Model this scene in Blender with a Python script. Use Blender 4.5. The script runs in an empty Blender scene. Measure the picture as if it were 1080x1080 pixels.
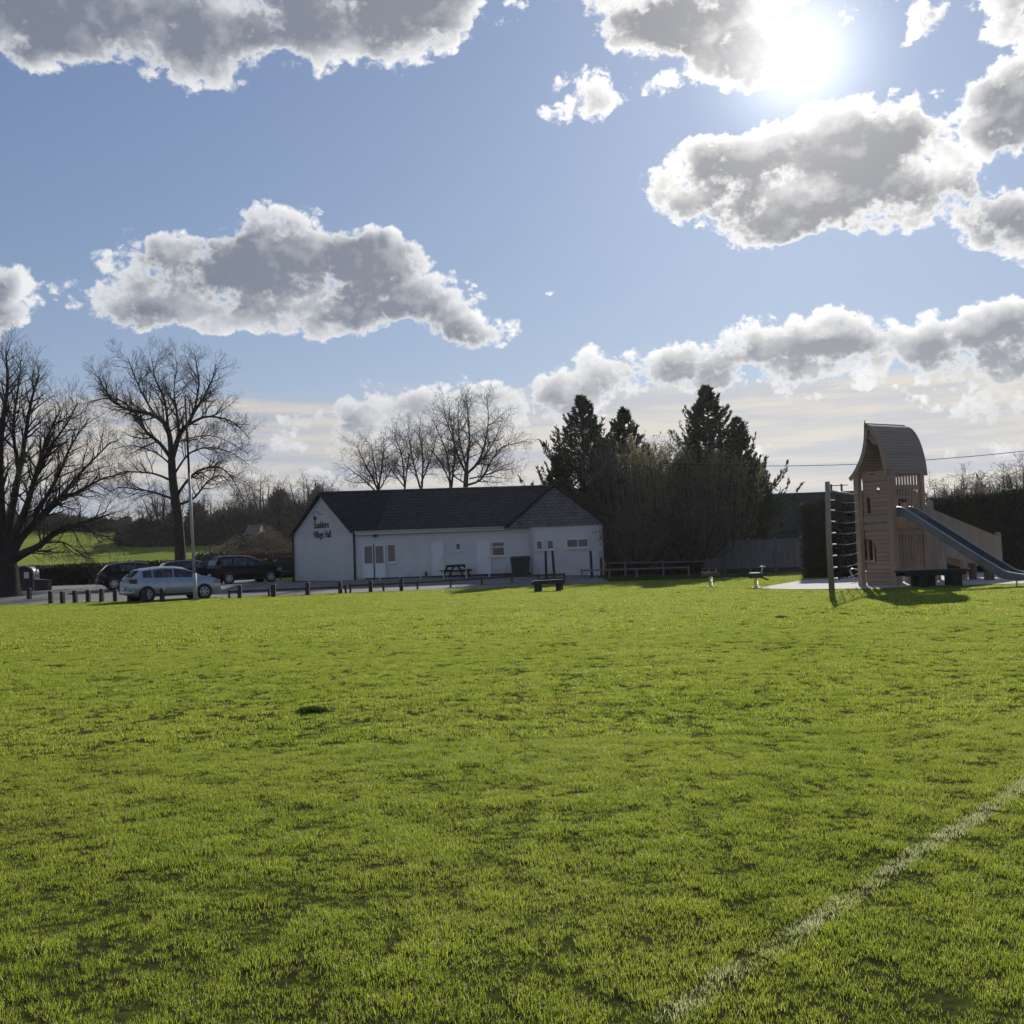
import bpy, math, random
import numpy as np
from mathutils import Vector, Matrix, noise as mnoise
R = math.radians
SC = bpy.context.scene
COL = SC.collection
random.seed(7)

# ---------------------------------------------------------------- camera
CAM_H = 1.6
PITCH = math.atan(43 / 1080.0)
ROLL = R(-2.05)
cam_data = bpy.data.cameras.new("camera")
cam_data.sensor_width = 36.0
cam_data.lens = 36.0
cam_data.clip_start = 0.1
cam_data.clip_end = 6000.0
cam = bpy.data.objects.new("camera", cam_data)
COL.objects.link(cam)
CAM_M = (Matrix.Translation((0, 0, CAM_H)) @ Matrix.Rotation(math.pi / 2 + PITCH, 4, 'X')
         @ Matrix.Rotation(ROLL, 4, 'Z'))
cam.matrix_world = CAM_M
SC.camera = cam
CAM_R = CAM_M.to_3x3()

def ray(px, py):
    return CAM_R @ Vector(((px - 540) / 1080.0, -(py - 540) / 1080.0, -1.0))

def at(px, py, Y):
    """a point of the place measured off the photograph: picture position and distance"""
    d = ray(px, py)
    return Vector((0, 0, CAM_H)) + d * (Y / d.y)

# ---------------------------------------------------------------- sun and sky
SUN_EL = math.asin(ray(842, 58).normalized().z)
_s = ray(842, 58).normalized()
SUN_AZ = math.atan2(_s.x, _s.y)            # to the right of straight ahead
sun_data = bpy.data.lights.new("sun", 'SUN')
sun_data.energy = 5.0
sun_data.angle = R(0.55)
sun_data.color = (1.0, 0.95, 0.86)
sun = bpy.data.objects.new("sun", sun_data)
COL.objects.link(sun)
sun.rotation_euler = (-_s).to_track_quat('-Z', 'Y').to_euler()
sun.location = (20, 60, 60)

SC.view_settings.view_transform = 'Standard'
SC.view_settings.look = 'None'
SC.view_settings.gamma = 1
SC.view_settings.use_curve_mapping = False
SC.view_settings.exposure = 0.0

class NT:
    """small helper to write node trees"""
    def __init__(s, tree):
        s.t = tree; s.n = tree.nodes; s.l = tree.links
    def new(s, kind, **kw):
        n = s.n.new(kind)
        for k, v in kw.items():
            setattr(n, k, v)
        return n
    def put(s, sock, v):
        if hasattr(v, 'is_output') or isinstance(v, bpy.types.NodeSocket):
            s.l.new(v, sock)
        else:
            sock.default_value = v
    def math(s, op, a, b=None, c=None, clamp=False):
        n = s.new('ShaderNodeMath', operation=op, use_clamp=clamp)
        s.put(n.inputs[0], a)
        if b is not None: s.put(n.inputs[1], b)
        if c is not None: s.put(n.inputs[2], c)
        return n.outputs[0]
    def vmath(s, op, a, b=None, out=0):
        n = s.new('ShaderNodeVectorMath', operation=op)
        s.put(n.inputs[0], a)
        if b is not None:
            if op == 'SCALE': s.put(n.inputs[3], b)
            else: s.put(n.inputs[1], b)
        return n.outputs[1] if op in ('DOT_PRODUCT', 'LENGTH', 'DISTANCE') else n.outputs[0]
    def noise(s, vec, scale, detail=4, rough=0.55, dist=0.0, dims='3D'):
        n = s.new('ShaderNodeTexNoise', noise_dimensions=dims)
        s.put(n.inputs['Vector'], vec)
        n.inputs['Scale'].default_value = scale
        n.inputs['Detail'].default_value = detail
        n.inputs['Roughness'].default_value = rough
        n.inputs['Distortion'].default_value = dist
        return n
    def smooth(s, x, lo, hi, a=0.0, b=1.0):
        n = s.new('ShaderNodeMapRange', interpolation_type='SMOOTHSTEP')
        s.put(n.inputs['Value'], x)
        n.inputs['From Min'].default_value = lo; n.inputs['From Max'].default_value = hi
        n.inputs['To Min'].default_value = a; n.inputs['To Max'].default_value = b
        return n.outputs[0]
    def mix(s, f, a, b):
        n = s.new('ShaderNodeMix', data_type='RGBA')
        s.put(n.inputs['Factor'], f)
        s.put(n.inputs[6], a); s.put(n.inputs[7], b)
        return n.outputs[2]
    def xyz(s, v):
        n = s.new('ShaderNodeSeparateXYZ'); s.put(n.inputs[0], v)
        return n.outputs
    def comb(s, x, y, z):
        n = s.new('ShaderNodeCombineXYZ')
        s.put(n.inputs[0], x); s.put(n.inputs[1], y); s.put(n.inputs[2], z)
        return n.outputs[0]

def azel(px, py):
    d = ray(px, py).normalized()
    return math.atan2(d.x, d.y), math.asin(d.z)

# cumulus as lumps in azimuth and elevation: centre and radii
CLOUDS = [
 (305,278,88,50),(215,286,78,40),(135,298,76,26),(92,300,40,15),(385,288,72,48),(440,318,58,36),(492,343,56,17),(530,349,26,10),(330,325,120,30),(190,318,80,26),
 (60,0,125,52),(200,24,92,48),(180,58,45,26),(325,12,92,48),(425,16,78,48),(400,-30,120,46),(110,-34,190,56),(465,-8,45,42),
 (735,22,78,42),(780,60,60,35),(680,28,40,24),(622,98,40,25),(703,86,42,19),(560,-4,34,9),(760,-10,110,22),
 (945,-2,60,10),(986,17,28,22),(1060,12,22,20),(1075,-2,30,12),
 (900,162,88,50),(775,188,80,38),(735,205,45,26),(860,208,130,44),(955,196,66,44),(1056,232,50,32),(955,108,30,9),(985,98,18,7),
 (1058,112,46,40),(1090,85,46,36),
 (835,366,92,38),(730,384,92,28),(640,394,62,24),(675,384,50,22),(905,360,62,30),(965,358,48,22),(1055,350,54,32),(1080,378,70,26),(605,416,42,30),(600,440,32,16),(780,395,150,16),
 (440,426,58,20),(505,424,50,20),(380,438,50,17),(320,442,28,14),(548,430,22,18),(420,455,130,16),
 (1038,431,50,22),(870,412,60,10),(930,470,60,9),(1000,480,90,7),
 (8,296,22,16),(36,323,15,8),(583,309,9,3),(611,288,7,5),(-40,320,50,25),
 (780,480,70,10),(330,500,60,9),(300,470,70,9),
]

def cloud_field_group():
    g = bpy.data.node_groups.new("cloud_field", 'ShaderNodeTree')
    g.interface.new_socket("Dir", in_out='INPUT', socket_type='NodeSocketVector')
    g.interface.new_socket("Field", in_out='OUTPUT', socket_type='NodeSocketFloat')
    g.interface.new_socket("Soft", in_out='OUTPUT', socket_type='NodeSocketFloat')
    T = NT(g)
    gi = T.new('NodeGroupInput'); go = T.new('NodeGroupOutput')
    d = gi.outputs[0]
    x, y, z = T.xyz(d)
    # fractal warp gives the cauliflower outline
    w = T.noise(d, 16.0, 3, 0.6)
    wv = T.vmath('SUBTRACT', w.outputs['Color'], (0.5, 0.5, 0.5))
    wv = T.vmath('MULTIPLY', wv, (0.055, 0.040, 0.0))
    az = T.math('ARCTAN2', x, y)
    el = T.math('ARCSINE', z)
    p = T.vmath('ADD', T.comb(az, el, 0.0), wv)
    best = None
    for (cx, cy, rx, ry) in CLOUDS:
        a, e = azel(cx, cy)
        q = T.vmath('SUBTRACT', p, (a, e, 0))
        ca = math.cos(e) * 1080
        q = T.vmath('MULTIPLY', q, (ca / rx / 1.0, 1080.0 / ry, 0))
        r2 = T.vmath('DOT_PRODUCT', q, q)
        # thin small clouds stay thin
        k = min(1.0, max(0.26, ry / 42.0))
        r2 = T.math('MULTIPLY_ADD', r2, k, 1 - k + (0.16 if ry < 12 else 0.0))
        best = r2 if best is None else T.math('MINIMUM', best, r2)
    f = T.math('SUBTRACT', 1.16, best)
    # the rest of the sky, out of the picture
    side = T.smooth(T.math('ABSOLUTE', az), 0.60, 0.75)
    back = T.smooth(z, 0.50, 0.62)
    side = T.math('MAXIMUM', side, back)
    gn = T.noise(T.vmath('MULTIPLY', d, (1, 1, 2.0)), 2.6, 3, 0.5)
    gf = T.math('MULTIPLY_ADD', gn.outputs[0], 4.5, -2.6)
    f = T.math('ADD', T.math('MULTIPLY', f, T.math('SUBTRACT', 1.0, side)), T.math('MULTIPLY', gf, side))
    f = T.math('MAXIMUM', f, -2.0)
    n0 = T.noise(T.vmath('MULTIPLY', d, (1, 1, 1.3)), 15.0, 2, 0.5)
    f = T.math('ADD', f, T.math('MULTIPLY_ADD', n0.outputs[0], 1.7, -0.84))
    T.l.new(f, go.inputs[1])
    # heaped rounded billows with creases between them, in several sizes
    w2 = T.vmath('SUBTRACT', T.noise(d, 60.0, 3, 0.6).outputs['Color'], (0.5, 0.5, 0.5))
    dv = T.vmath('ADD', T.vmath('MULTIPLY', d, (1, 1, 1.25)), T.vmath('SCALE', w2, 0.022))
    vo = T.new('ShaderNodeTexVoronoi', feature='F1')
    T.put(vo.inputs['Vector'], dv); vo.inputs['Scale'].default_value = 24.0
    vo.inputs['Detail'].default_value = 2.0; vo.inputs['Roughness'].default_value = 0.62; vo.inputs['Lacunarity'].default_value = 2.3
    f = T.math('ADD', f, T.math('MULTIPLY_ADD', vo.outputs['Distance'], -0.85, 0.72))
    n1 = T.noise(T.vmath('MULTIPLY', d, (1, 1, 1.25)), 70.0, 6, 0.68)
    f = T.math('ADD', f, T.math('MULTIPLY_ADD', n1.outputs[0], 1.2, -0.60))
    T.l.new(f, go.inputs[0])
    return g

world = bpy.data.worlds.new("World")
SC.world = world
world.use_nodes = True
wt = world.node_tree
wt.nodes.clear()
W = NT(wt)
geo = W.new('ShaderNodeTexCoord')
wdir = W.vmath('NORMALIZE', geo.outputs['Generated'])
sky = W.new('ShaderNodeTexSky', sky_type='NISHITA')
sky.sun_disc = False
sky.sun_elevation = SUN_EL
sky.sun_rotation = SUN_AZ
sky.altitude = 50
sky.air_density = 1.0
sky.dust_density = 0.0
sky.ozone_density = 1.6
skyc = W.vmath('SCALE', sky.outputs[0], 0.085)
# soften the clear sky to the flatter blue of the photograph
skyc = W.vmath('MULTIPLY', skyc, (0.98, 0.92, 1.12))
skyc = W.vmath('DIVIDE', skyc, W.vmath('ADD', W.vmath('SCALE', skyc, 0.75), (0.78, 0.76, 0.74)))
wx, wy, wz = W.xyz(wdir)
glowdot = W.vmath('DOT_PRODUCT', wdir, tuple(_s))
# high pale layer low in the sky, drawn out in bands
bandn = W.noise(W.vmath('MULTIPLY', wdir, (3, 3, 42)), 1.0, 5, 0.55)
edge = W.math('MULTIPLY_ADD', bandn.outputs[0], 0.06, wz)
band = W.smooth(edge, 0.172, 0.196, 1.0, 0.0)
band2 = W.noise(W.vmath('MULTIPLY', wdir, (5, 5, 60)), 1.0, 6, 0.6)
bcol = W.mix(W.smooth(band2.outputs[0], 0.38, 0.62), W.mix(W.math('POWER', W.math('MAXIMUM', glowdot, 0.0), 4.0), (0.36, 0.42, 0.54, 1), (0.50, 0.50, 0.52, 1)), (0.66, 0.61, 0.54, 1))
base = W.mix(W.math('MULTIPLY', band, 0.90), skyc, bcol)
# cumulus
cg = cloud_field_group()
def field(v):
    n = W.new('ShaderNodeGroup'); n.node_tree = cg
    W.put(n.inputs[0], v)
    return n.outputs
F0, FS = field(wdir)
toward = W.vmath('SUBTRACT', tuple(_s), W.vmath('SCALE', wdir, glowdot))
toward = W.vmath('NORMALIZE', toward)
F1, S1 = field(W.vmath('NORMALIZE', W.vmath('ADD', wdir, W.vmath('SCALE', toward, 0.010))))
alpha = W.smooth(F0, -0.05, 0.34)
relief = W.math('SUBTRACT', F1, F0)
rsoft = W.math('SUBTRACT', S1, FS)
near0 = W.math('POWER', W.math('MAXIMUM', glowdot, 0.0), 8.0)
mott = W.noise(W.vmath('MULTIPLY', wdir, (1, 1, 1.6)), 11.0, 3, 0.5)
core = W.math('ADD', FS, W.math('MULTIPLY_ADD', mott.outputs[0], 1.5, -0.75))
thick = W.smooth(core, -0.22, 1.15)
rk = W.math('MULTIPLY_ADD', thick, -0.10, 0.34)
shade = W.math('ADD', W.math('MULTIPLY', thick, 0.98), W.math('MULTIPLY', relief, rk))
shade = W.math('ADD', shade, W.math('MULTIPLY', rsoft, 0.62))
shade = W.math('ADD', shade, 0.08, clamp=True)
shade = W.math('MULTIPLY', shade, W.smooth(F0, -0.1, 0.75), clamp=True)
near = W.math('POWER', W.math('MAXIMUM', glowdot, 0.0), 22.0)
lit = W.mix(near, (0.84, 0.85, 0.87, 1), (1.15, 1.13, 1.08, 1))
dark = W.mix(near, (0.19, 0.22, 0.285, 1), (0.165, 0.172, 0.20, 1))
ccol = W.mix(shade, lit, dark)
# low clouds are seen through more air
low = W.smooth(wz, 0.05, 0.22, 0.55, 0.0)
ccol = W.mix(low, ccol, (0.52, 0.53, 0.55, 1))
base = W.mix(alpha, base, ccol)
# aureole round the sun
g1 = W.math('MULTIPLY', W.math('POWER', W.math('MAXIMUM', glowdot, 0.0), 750.0), 0.75)
g2 = W.math('MULTIPLY', W.math('POWER', W.math('MAXIMUM', glowdot, 0.0), 50.0), 0.13)
g3 = W.math('MULTIPLY', W.math('POWER', W.math('MAXIMUM', glowdot, 0.0), 9.0), 0.10)
gl = W.math('ADD', W.math('ADD', g1, g2), g3)
base = W.vmath('ADD', base, W.vmath('SCALE', (1.0, 0.985, 0.95), gl))
bg = W.new('ShaderNodeBackground')
W.l.new(base, bg.inputs[0])
bg.inputs[1].default_value = 1.0
wo = W.new('ShaderNodeOutputWorld')
W.l.new(bg.outputs[0], wo.inputs[0])
world.cycles.sampling_method = 'MANUAL'
world.cycles.sample_map_resolution = 512

SC.render.engine = 'CYCLES'
SC.cycles.max_bounces = 6
SC.cycles.diffuse_bounces = 3
SC.cycles.glossy_bounces = 3
SC.cycles.transmission_bounces = 5
SC.cycles.transparent_max_bounces = 12
SC.cycles.sample_clamp_indirect = 6
SC.cycles.use_denoising = True
# ---------------------------------------------------------------- helpers
def sstep(t, a, b):
    t = max(0.0, min(1.0, (t - a) / (b - a)))
    return t * t * (3 - 2 * t)

def hill(x, y):
    k = sstep(-x + 0.18 * (y - 90), 10, 60) if y > 88 else 0.0
    h = 14.0 * sstep(y, 80, 330) * k + 0.0
    return h

def H(x, y):
    """height of the ground"""
    z = 0.32 * sstep(y, 47, 60) * sstep(-x, -12, 6)
    z += hill(x, y)
    return z

class MB:
    """collects shapes into one mesh"""
    def __init__(s):
        s.v = []; s.f = []; s.mi = []; s.sm = []
    def add(s, vs, fs, mi=0, smooth=False, M=None):
        o = len(s.v)
        if M is not None:
            vs = [tuple(M @ Vector(v)) for v in vs]
        s.v.extend([tuple(v) for v in vs])
        for f in fs:
            s.f.append(tuple(i + o for i in f)); s.mi.append(mi); s.sm.append(smooth)
        return s
    def box(s, x0, x1, y0, y1, z0, z1, M=None, mi=0):
        vs = [(x, y, z) for x in (x0, x1) for y in (y0, y1) for z in (z0, z1)]
        fs = [(0, 1, 3, 2), (4, 6, 7, 5), (0, 4, 5, 1), (2, 3, 7, 6), (0, 2, 6, 4), (1, 5, 7, 3)]
        return s.add(vs, fs, mi, False, M)
    def bar(s, a, b, w, h, up=(0, 0, 1), mi=0):
        """a rectangular bar from a to b"""
        a = Vector(a); b = Vector(b); d = (b - a); L = d.length
        if L < 1e-6: return s
        d.normalize(); u = Vector(up)
        if abs(d.dot(u)) > 0.98: u = Vector((0, 1, 0))
        r = d.cross(u).normalized(); u = r.cross(d).normalized()
        M = Matrix((r, d, u)).transposed().to_4x4(); M.translation = a
        return s.box(-w / 2, w / 2, 0, L, -h / 2, h / 2, M, mi)
    def tube(s, pts, rad, n=8, mi=0, smooth=True, cap=True):
        pts = [Vector(p) for p in pts]
        if not hasattr(rad, '__len__'): rad = [rad] * len(pts)
        vs = []; fs = []
        d0 = (pts[1] - pts[0]).normalized()
        u = d0.orthogonal().normalized()
        for i, p in enumerate(pts):
            if i == 0: d = pts[1] - pts[0]
            elif i == len(pts) - 1: d = pts[-1] - pts[-2]
            else: d = pts[i + 1] - pts[i - 1]
            if d.length < 1e-9: d = d0
            d = d.normalized()
            u = (u - d * u.dot(d))
            u = u.normalized() if u.length > 1e-5 else d.orthogonal().normalized()
            w = d.cross(u)
            for k in range(n):
                a = 2 * math.pi * k / n
                vs.append(p + (u * math.cos(a) + w * math.sin(a)) * rad[i])
        for i in range(len(pts) - 1):
            for k in range(n):
                k2 = (k + 1) % n
                fs.append((i * n + k, i * n + k2, (i + 1) * n + k2, (i + 1) * n + k))
        s.add(vs, fs, mi, smooth)
        if cap:
            o = len(s.v) - len(vs)
            s.f.append(tuple(o + k for k in reversed(range(n)))); s.mi.append(mi); s.sm.append(False)
            s.f.append(tuple(o + (len(pts) - 1) * n + k for k in range(n))); s.mi.append(mi); s.sm.append(False)
        return s
    def prism(s, poly, t0, t1, M=None, mi=0, axis='y', smooth=False):
        """polygon in the plane across `axis`, given thickness along it"""
        n = len(poly)
        def P(p, t):
            return {'y': (p[0], t, p[1]), 'x': (t, p[0], p[1]), 'z': (p[0], p[1], t)}[axis]
        vs = [P(p, t0) for p in poly] + [P(p, t1) for p in poly]
        s.add(vs, [tuple(range(n)), tuple(reversed(range(n, 2 * n)))], mi, False, M)
        s.add(vs, [(i, i + n, (i + 1) % n + n, (i + 1) % n) for i in range(n)], mi, smooth, M)
        return s
    def lathe(s, prof, n=16, M=None, mi=0):
        vs = []; fs = []
        for (r, z) in prof:
            for k in range(n):
                a = 2 * math.pi * k / n
                vs.append((r * math.cos(a), r * math.sin(a), z))
        for i in range(len(prof) - 1):
            for k in range(n):
                k2 = (k + 1) % n
                fs.append((i * n + k, i * n + k2, (i + 1) * n + k2, (i + 1) * n + k))
        s.add(vs, fs, mi, True, M)
        s.add(vs, [tuple(reversed(range(n))), tuple((len(prof) - 1) * n + k for k in range(n))], mi, False, M)
        return s
    def build(s, name, mats, parent=None, loc=None, rot=None, bevel=0.0, merge=False):
        me = bpy.data.meshes.new(name)
        me.from_pydata(s.v, [], s.f)
        mats = mats if isinstance(mats, (list, tuple)) else [mats]
        for m in mats: me.materials.append(m)
        me.polygons.foreach_set('material_index', s.mi)
        me.polygons.foreach_set('use_smooth', s.sm)
        me.update()
        o = bpy.data.objects.new(name, me)
        COL.objects.link(o)
        if parent is not None: o.parent = parent
        if loc is not None: o.location = loc
        if rot is not None: o.rotation_euler = rot
        if bevel:
            b = o.modifiers.new('bevel', 'BEVEL'); b.width = bevel; b.segments = 2; b.limit_method = 'ANGLE'
        return o

def tag(o, label=None, cat=None, group=None, kind=None):
    if label: o['label'] = label
    if cat: o['category'] = cat
    if group: o['group'] = group
    if kind: o['kind'] = kind
    return o

def thing(name, label, cat, loc=(0, 0, 0), rz=0.0, group=None):
    o = bpy.data.objects.new(name, None)
    COL.objects.link(o)
    o.empty_display_size = 0.2
    o.location = loc; o.rotation_euler = (0, 0, rz)
    return tag(o, label, cat, group)

def kids(o):
    return [c for c in COL.objects if c.parent == o]

def copy_thing(root, loc, rz=0.0, label=None, scale=None, group=None):
    c = root.copy(); COL.objects.link(c)
    c.location = loc; c.rotation_euler = (0, 0, rz)
    if scale: c.scale = (scale, scale, scale) if not hasattr(scale, '__len__') else scale
    if label: c['label'] = label
    if group: c['group'] = group
    for k in kids(root):
        q = k.copy(); COL.objects.link(q); q.parent = c
        for g in kids(k):
            w = g.copy(); COL.objects.link(w); w.parent = q
    return c

# ---------------------------------------------------------------- materials
def mat(name, fn):
    m = bpy.data.materials.new(name); m.use_nodes = True
    m.node_tree.nodes.clear()
    T = NT(m.node_tree)
    out = T.new('ShaderNodeOutputMaterial')
    T.l.new(fn(T), out.inputs[0])
    return m

def principled(T, col, rough=0.7, metal=0.0, bump=None, bstr=0.3, bdist=0.01, spec=0.5, alpha=None, coat=0.0, trans=0.0):
    p = T.new('ShaderNodeBsdfPrincipled')
    T.put(p.inputs['Base Color'], col)
    T.put(p.inputs['Roughness'], rough)
    T.put(p.inputs['Metallic'], metal)
    p.inputs['Specular IOR Level'].default_value = spec
    p.inputs['Coat Weight'].default_value = coat
    p.inputs['Transmission Weight'].default_value = trans
    if bump is not None:
        b = T.new('ShaderNodeBump')
        b.inputs['Strength'].default_value = bstr; b.inputs['Distance'].default_value = bdist
        T.put(b.inputs['Height'], bump)
        T.l.new(b.outputs[0], p.inputs['Normal'])
    return p.outputs[0]

def speckled(name, c1, c2, scale=8.0, rough=0.8, metal=0.0, detail=5, bstr=0.3, stretch=(1, 1, 1), lo=0.35, hi=0.65, spec=0.4, coat=0.0, bdist=0.01, obj=True):
    def fn(T):
        tc = T.new('ShaderNodeTexCoord')
        v = T.vmath('MULTIPLY', tc.outputs['Object'], stretch)
        n = T.noise(v, scale, detail, 0.6)
        n2 = T.noise(v, scale * 0.17, 3, 0.6)
        f = T.smooth(n.outputs[0], lo, hi)
        f = T.math('MULTIPLY_ADD', f, 0.6, T.math('MULTIPLY', T.smooth(n2.outputs[0], lo, hi), 0.4))
        return principled(T, T.mix(f, (*c1, 1), (*c2, 1)), rough, metal, n.outputs[0], bstr, bdist, spec, coat=coat)
    return mat(name, fn)

M = {}
M['timber'] = speckled('weathered_timber', (0.16, 0.12, 0.09), (0.07, 0.052, 0.042), 6, 0.85, stretch=(6, 6, 0.7))
M['post_wood'] = speckled('dark_post_wood', (0.075, 0.06, 0.05), (0.03, 0.025, 0.022), 8, 0.85, stretch=(5, 5, 0.8))
M['dark_wood'] = speckled('dark_stained_wood', (0.045, 0.038, 0.034), (0.02, 0.017, 0.016), 8, 0.8, stretch=(0.8, 5, 5))
M['fence_wood'] = speckled('grey_fence_wood', (0.20, 0.19, 0.19), (0.11, 0.10, 0.10), 5, 0.9, stretch=(9, 9, 0.5))
M['galv'] = speckled('galvanised_steel', (0.42, 0.44, 0.46), (0.30, 0.32, 0.34), 9, 0.42, metal=0.9, bstr=0.05)
M['grey_paint'] = speckled('grey_pole_paint', (0.42, 0.43, 0.43), (0.33, 0.34, 0.34), 4, 0.6, bstr=0.05)
M['white_paint'] = speckled('white_paint', (0.68, 0.68, 0.67), (0.62, 0.62, 0.61), 3, 0.6, bstr=0.05)
M['black_plastic'] = speckled('black_plastic', (0.018, 0.018, 0.02), (0.028, 0.028, 0.03), 12, 0.5, bstr=0.05)
M['rubber'] = speckled('tyre_rubber', (0.02, 0.02, 0.02), (0.03, 0.03, 0.03), 20, 0.85, bstr=0.1)
M['bark'] = speckled('grey_bark', (0.055, 0.046, 0.038), (0.022, 0.018, 0.015), 5, 0.95, stretch=(3, 3, 0.6), bstr=0.8, bdist=0.03)
M['twig'] = speckled('twig_bark', (0.06, 0.048, 0.038), (0.032, 0.026, 0.022), 3, 0.9, bstr=0)
M['chrome'] = speckled('bright_metal', (0.6, 0.6, 0.6), (0.5, 0.5, 0.5), 9, 0.25, metal=1.0, bstr=0)

def leafmat(name, c1, c2, trans=0.35, rough=0.6, scale=1.2, tcol=None):
    def fn(T):
        tc = T.new('ShaderNodeTexCoord'); g = T.new('ShaderNodeNewGeometry')
        n = T.noise(g.outputs['Position'], scale, 4, 0.6)
        r = g.outputs['Random Per Island']
        f = T.math('MULTIPLY_ADD', T.smooth(n.outputs[0], 0.35, 0.65), 0.5, T.math('MULTIPLY', r, 0.5))
        c = T.mix(f, (*c1, 1), (*c2, 1))
        p = principled(T, c, rough, spec=0.3)
        t = T.new('ShaderNodeBsdfTranslucent')
        if tcol: T.put(t.inputs[0], (*tcol, 1))
        else: T.put(t.inputs[0], c)
        m = T.new('ShaderNodeMixShader'); m.inputs[0].default_value = trans
        T.l.new(p, m.inputs[1]); T.l.new(t.outputs[0], m.inputs[2])
        return m.outputs[0]
    return mat(name, fn)
# ---------------------------------------------------------------- the ground
def fnoise(x, y, s, seed=0.0):
    return mnoise.noise(Vector((x * s, y * s, seed)))

PITCH_A = at(690, 1078, 1.0); PITCH_B = at(1080, 828, 1.0)
def gpt(px, py, z=0.0):
    d = ray(px, py); t = (z - CAM_H) / d.z
    return Vector((0, 0, CAM_H)) + d * t

def bumps(x, y):
    r = math.hypot(x, y)
    k = max(0.0, 1 - r / 60.0)
    return k * (0.045 * fnoise(x, y, 0.35, 3) + 0.022 * fnoise(x, y, 1.3, 5) + 0.012 * fnoise(x, y, 2.6, 8)) - 0.02 * k

def GZ(x, y):
    return H(x, y) + bumps(x, y)

def ground_mat():
    def fn(T):
        g = T.new('ShaderNodeNewGeometry')
        P = g.outputs['Position']
        n1 = T.noise(P, 0.09, 4, 0.6)
        n2 = T.noise(P, 1.7, 6, 0.65)
        n3 = T.noise(P, 14.0, 4, 0.6)
        c = T.mix(T.smooth(n2.outputs[0], 0.35, 0.65), (0.045, 0.050, 0.014, 1), (0.060, 0.080, 0.018, 1))
        c = T.mix(T.math('MULTIPLY', T.smooth(n3.outputs[0], 0.42, 0.62), 0.75), c, (0.035, 0.028, 0.018, 1))
        c = T.mix(T.math('MULTIPLY', T.smooth(n1.outputs[0], 0.4, 0.62), 0.35), c, (0.11, 0.13, 0.035, 1))
        # bare earth under the trees and hedges beyond the car park is only grass thinning out
        x, y, z = T.xyz(P)
        far = T.smooth(y, 70.0, 110.0)
        c = T.mix(far, c, T.mix(T.smooth(n1.outputs[0], 0.4, 0.6), (0.17, 0.22, 0.04, 1), (0.25, 0.28, 0.06, 1)))
        p = principled(T, c, 0.85, bump=n3.outputs[0], bstr=0.7, bdist=0.03, spec=0.0)
        t = T.new('ShaderNodeBsdfTranslucent'); T.put(t.inputs[0], c)
        return p
    return mat('field_turf', fn)

def axis(stops):
    out = [stops[0][0]]
    for (a, s) in stops[1:]:
        n = max(1, int(round(abs(a - out[-1]) / s)))
        st = out[-1]
        out += [st + (a - st) * (i + 1) / n for i in range(n)]
    return out
xs = axis([(-3000, 0), (-600, 400), (-200, 40), (-60, 8), (-26, 1.2), (26, 0.28), (60, 1.2), (200, 8), (600, 40), (3000, 400)])
ys = axis([(-600, 0), (-60, 60), (-2, 4), (0, 0.5), (26, 0.28), (52, 0.6), (100, 2.0), (400, 8), (900, 40), (4500, 300)])
gm = bpy.data.meshes.new('field')
vs = [(x, y, GZ(x, y)) for y in ys for x in xs]
nx = len(xs)
fs = [(j * nx + i, j * nx + i + 1, (j + 1) * nx + i + 1, (j + 1) * nx + i) for j in range(len(ys) - 1) for i in range(nx - 1)]
gm.from_pydata(vs, [], fs)
gm.materials.append(ground_mat())
gm.polygons.foreach_set('use_smooth', [True] * len(fs)); gm.update()
field = bpy.data.objects.new('ground', gm); COL.objects.link(field)
tag(field, kind='structure')

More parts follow.
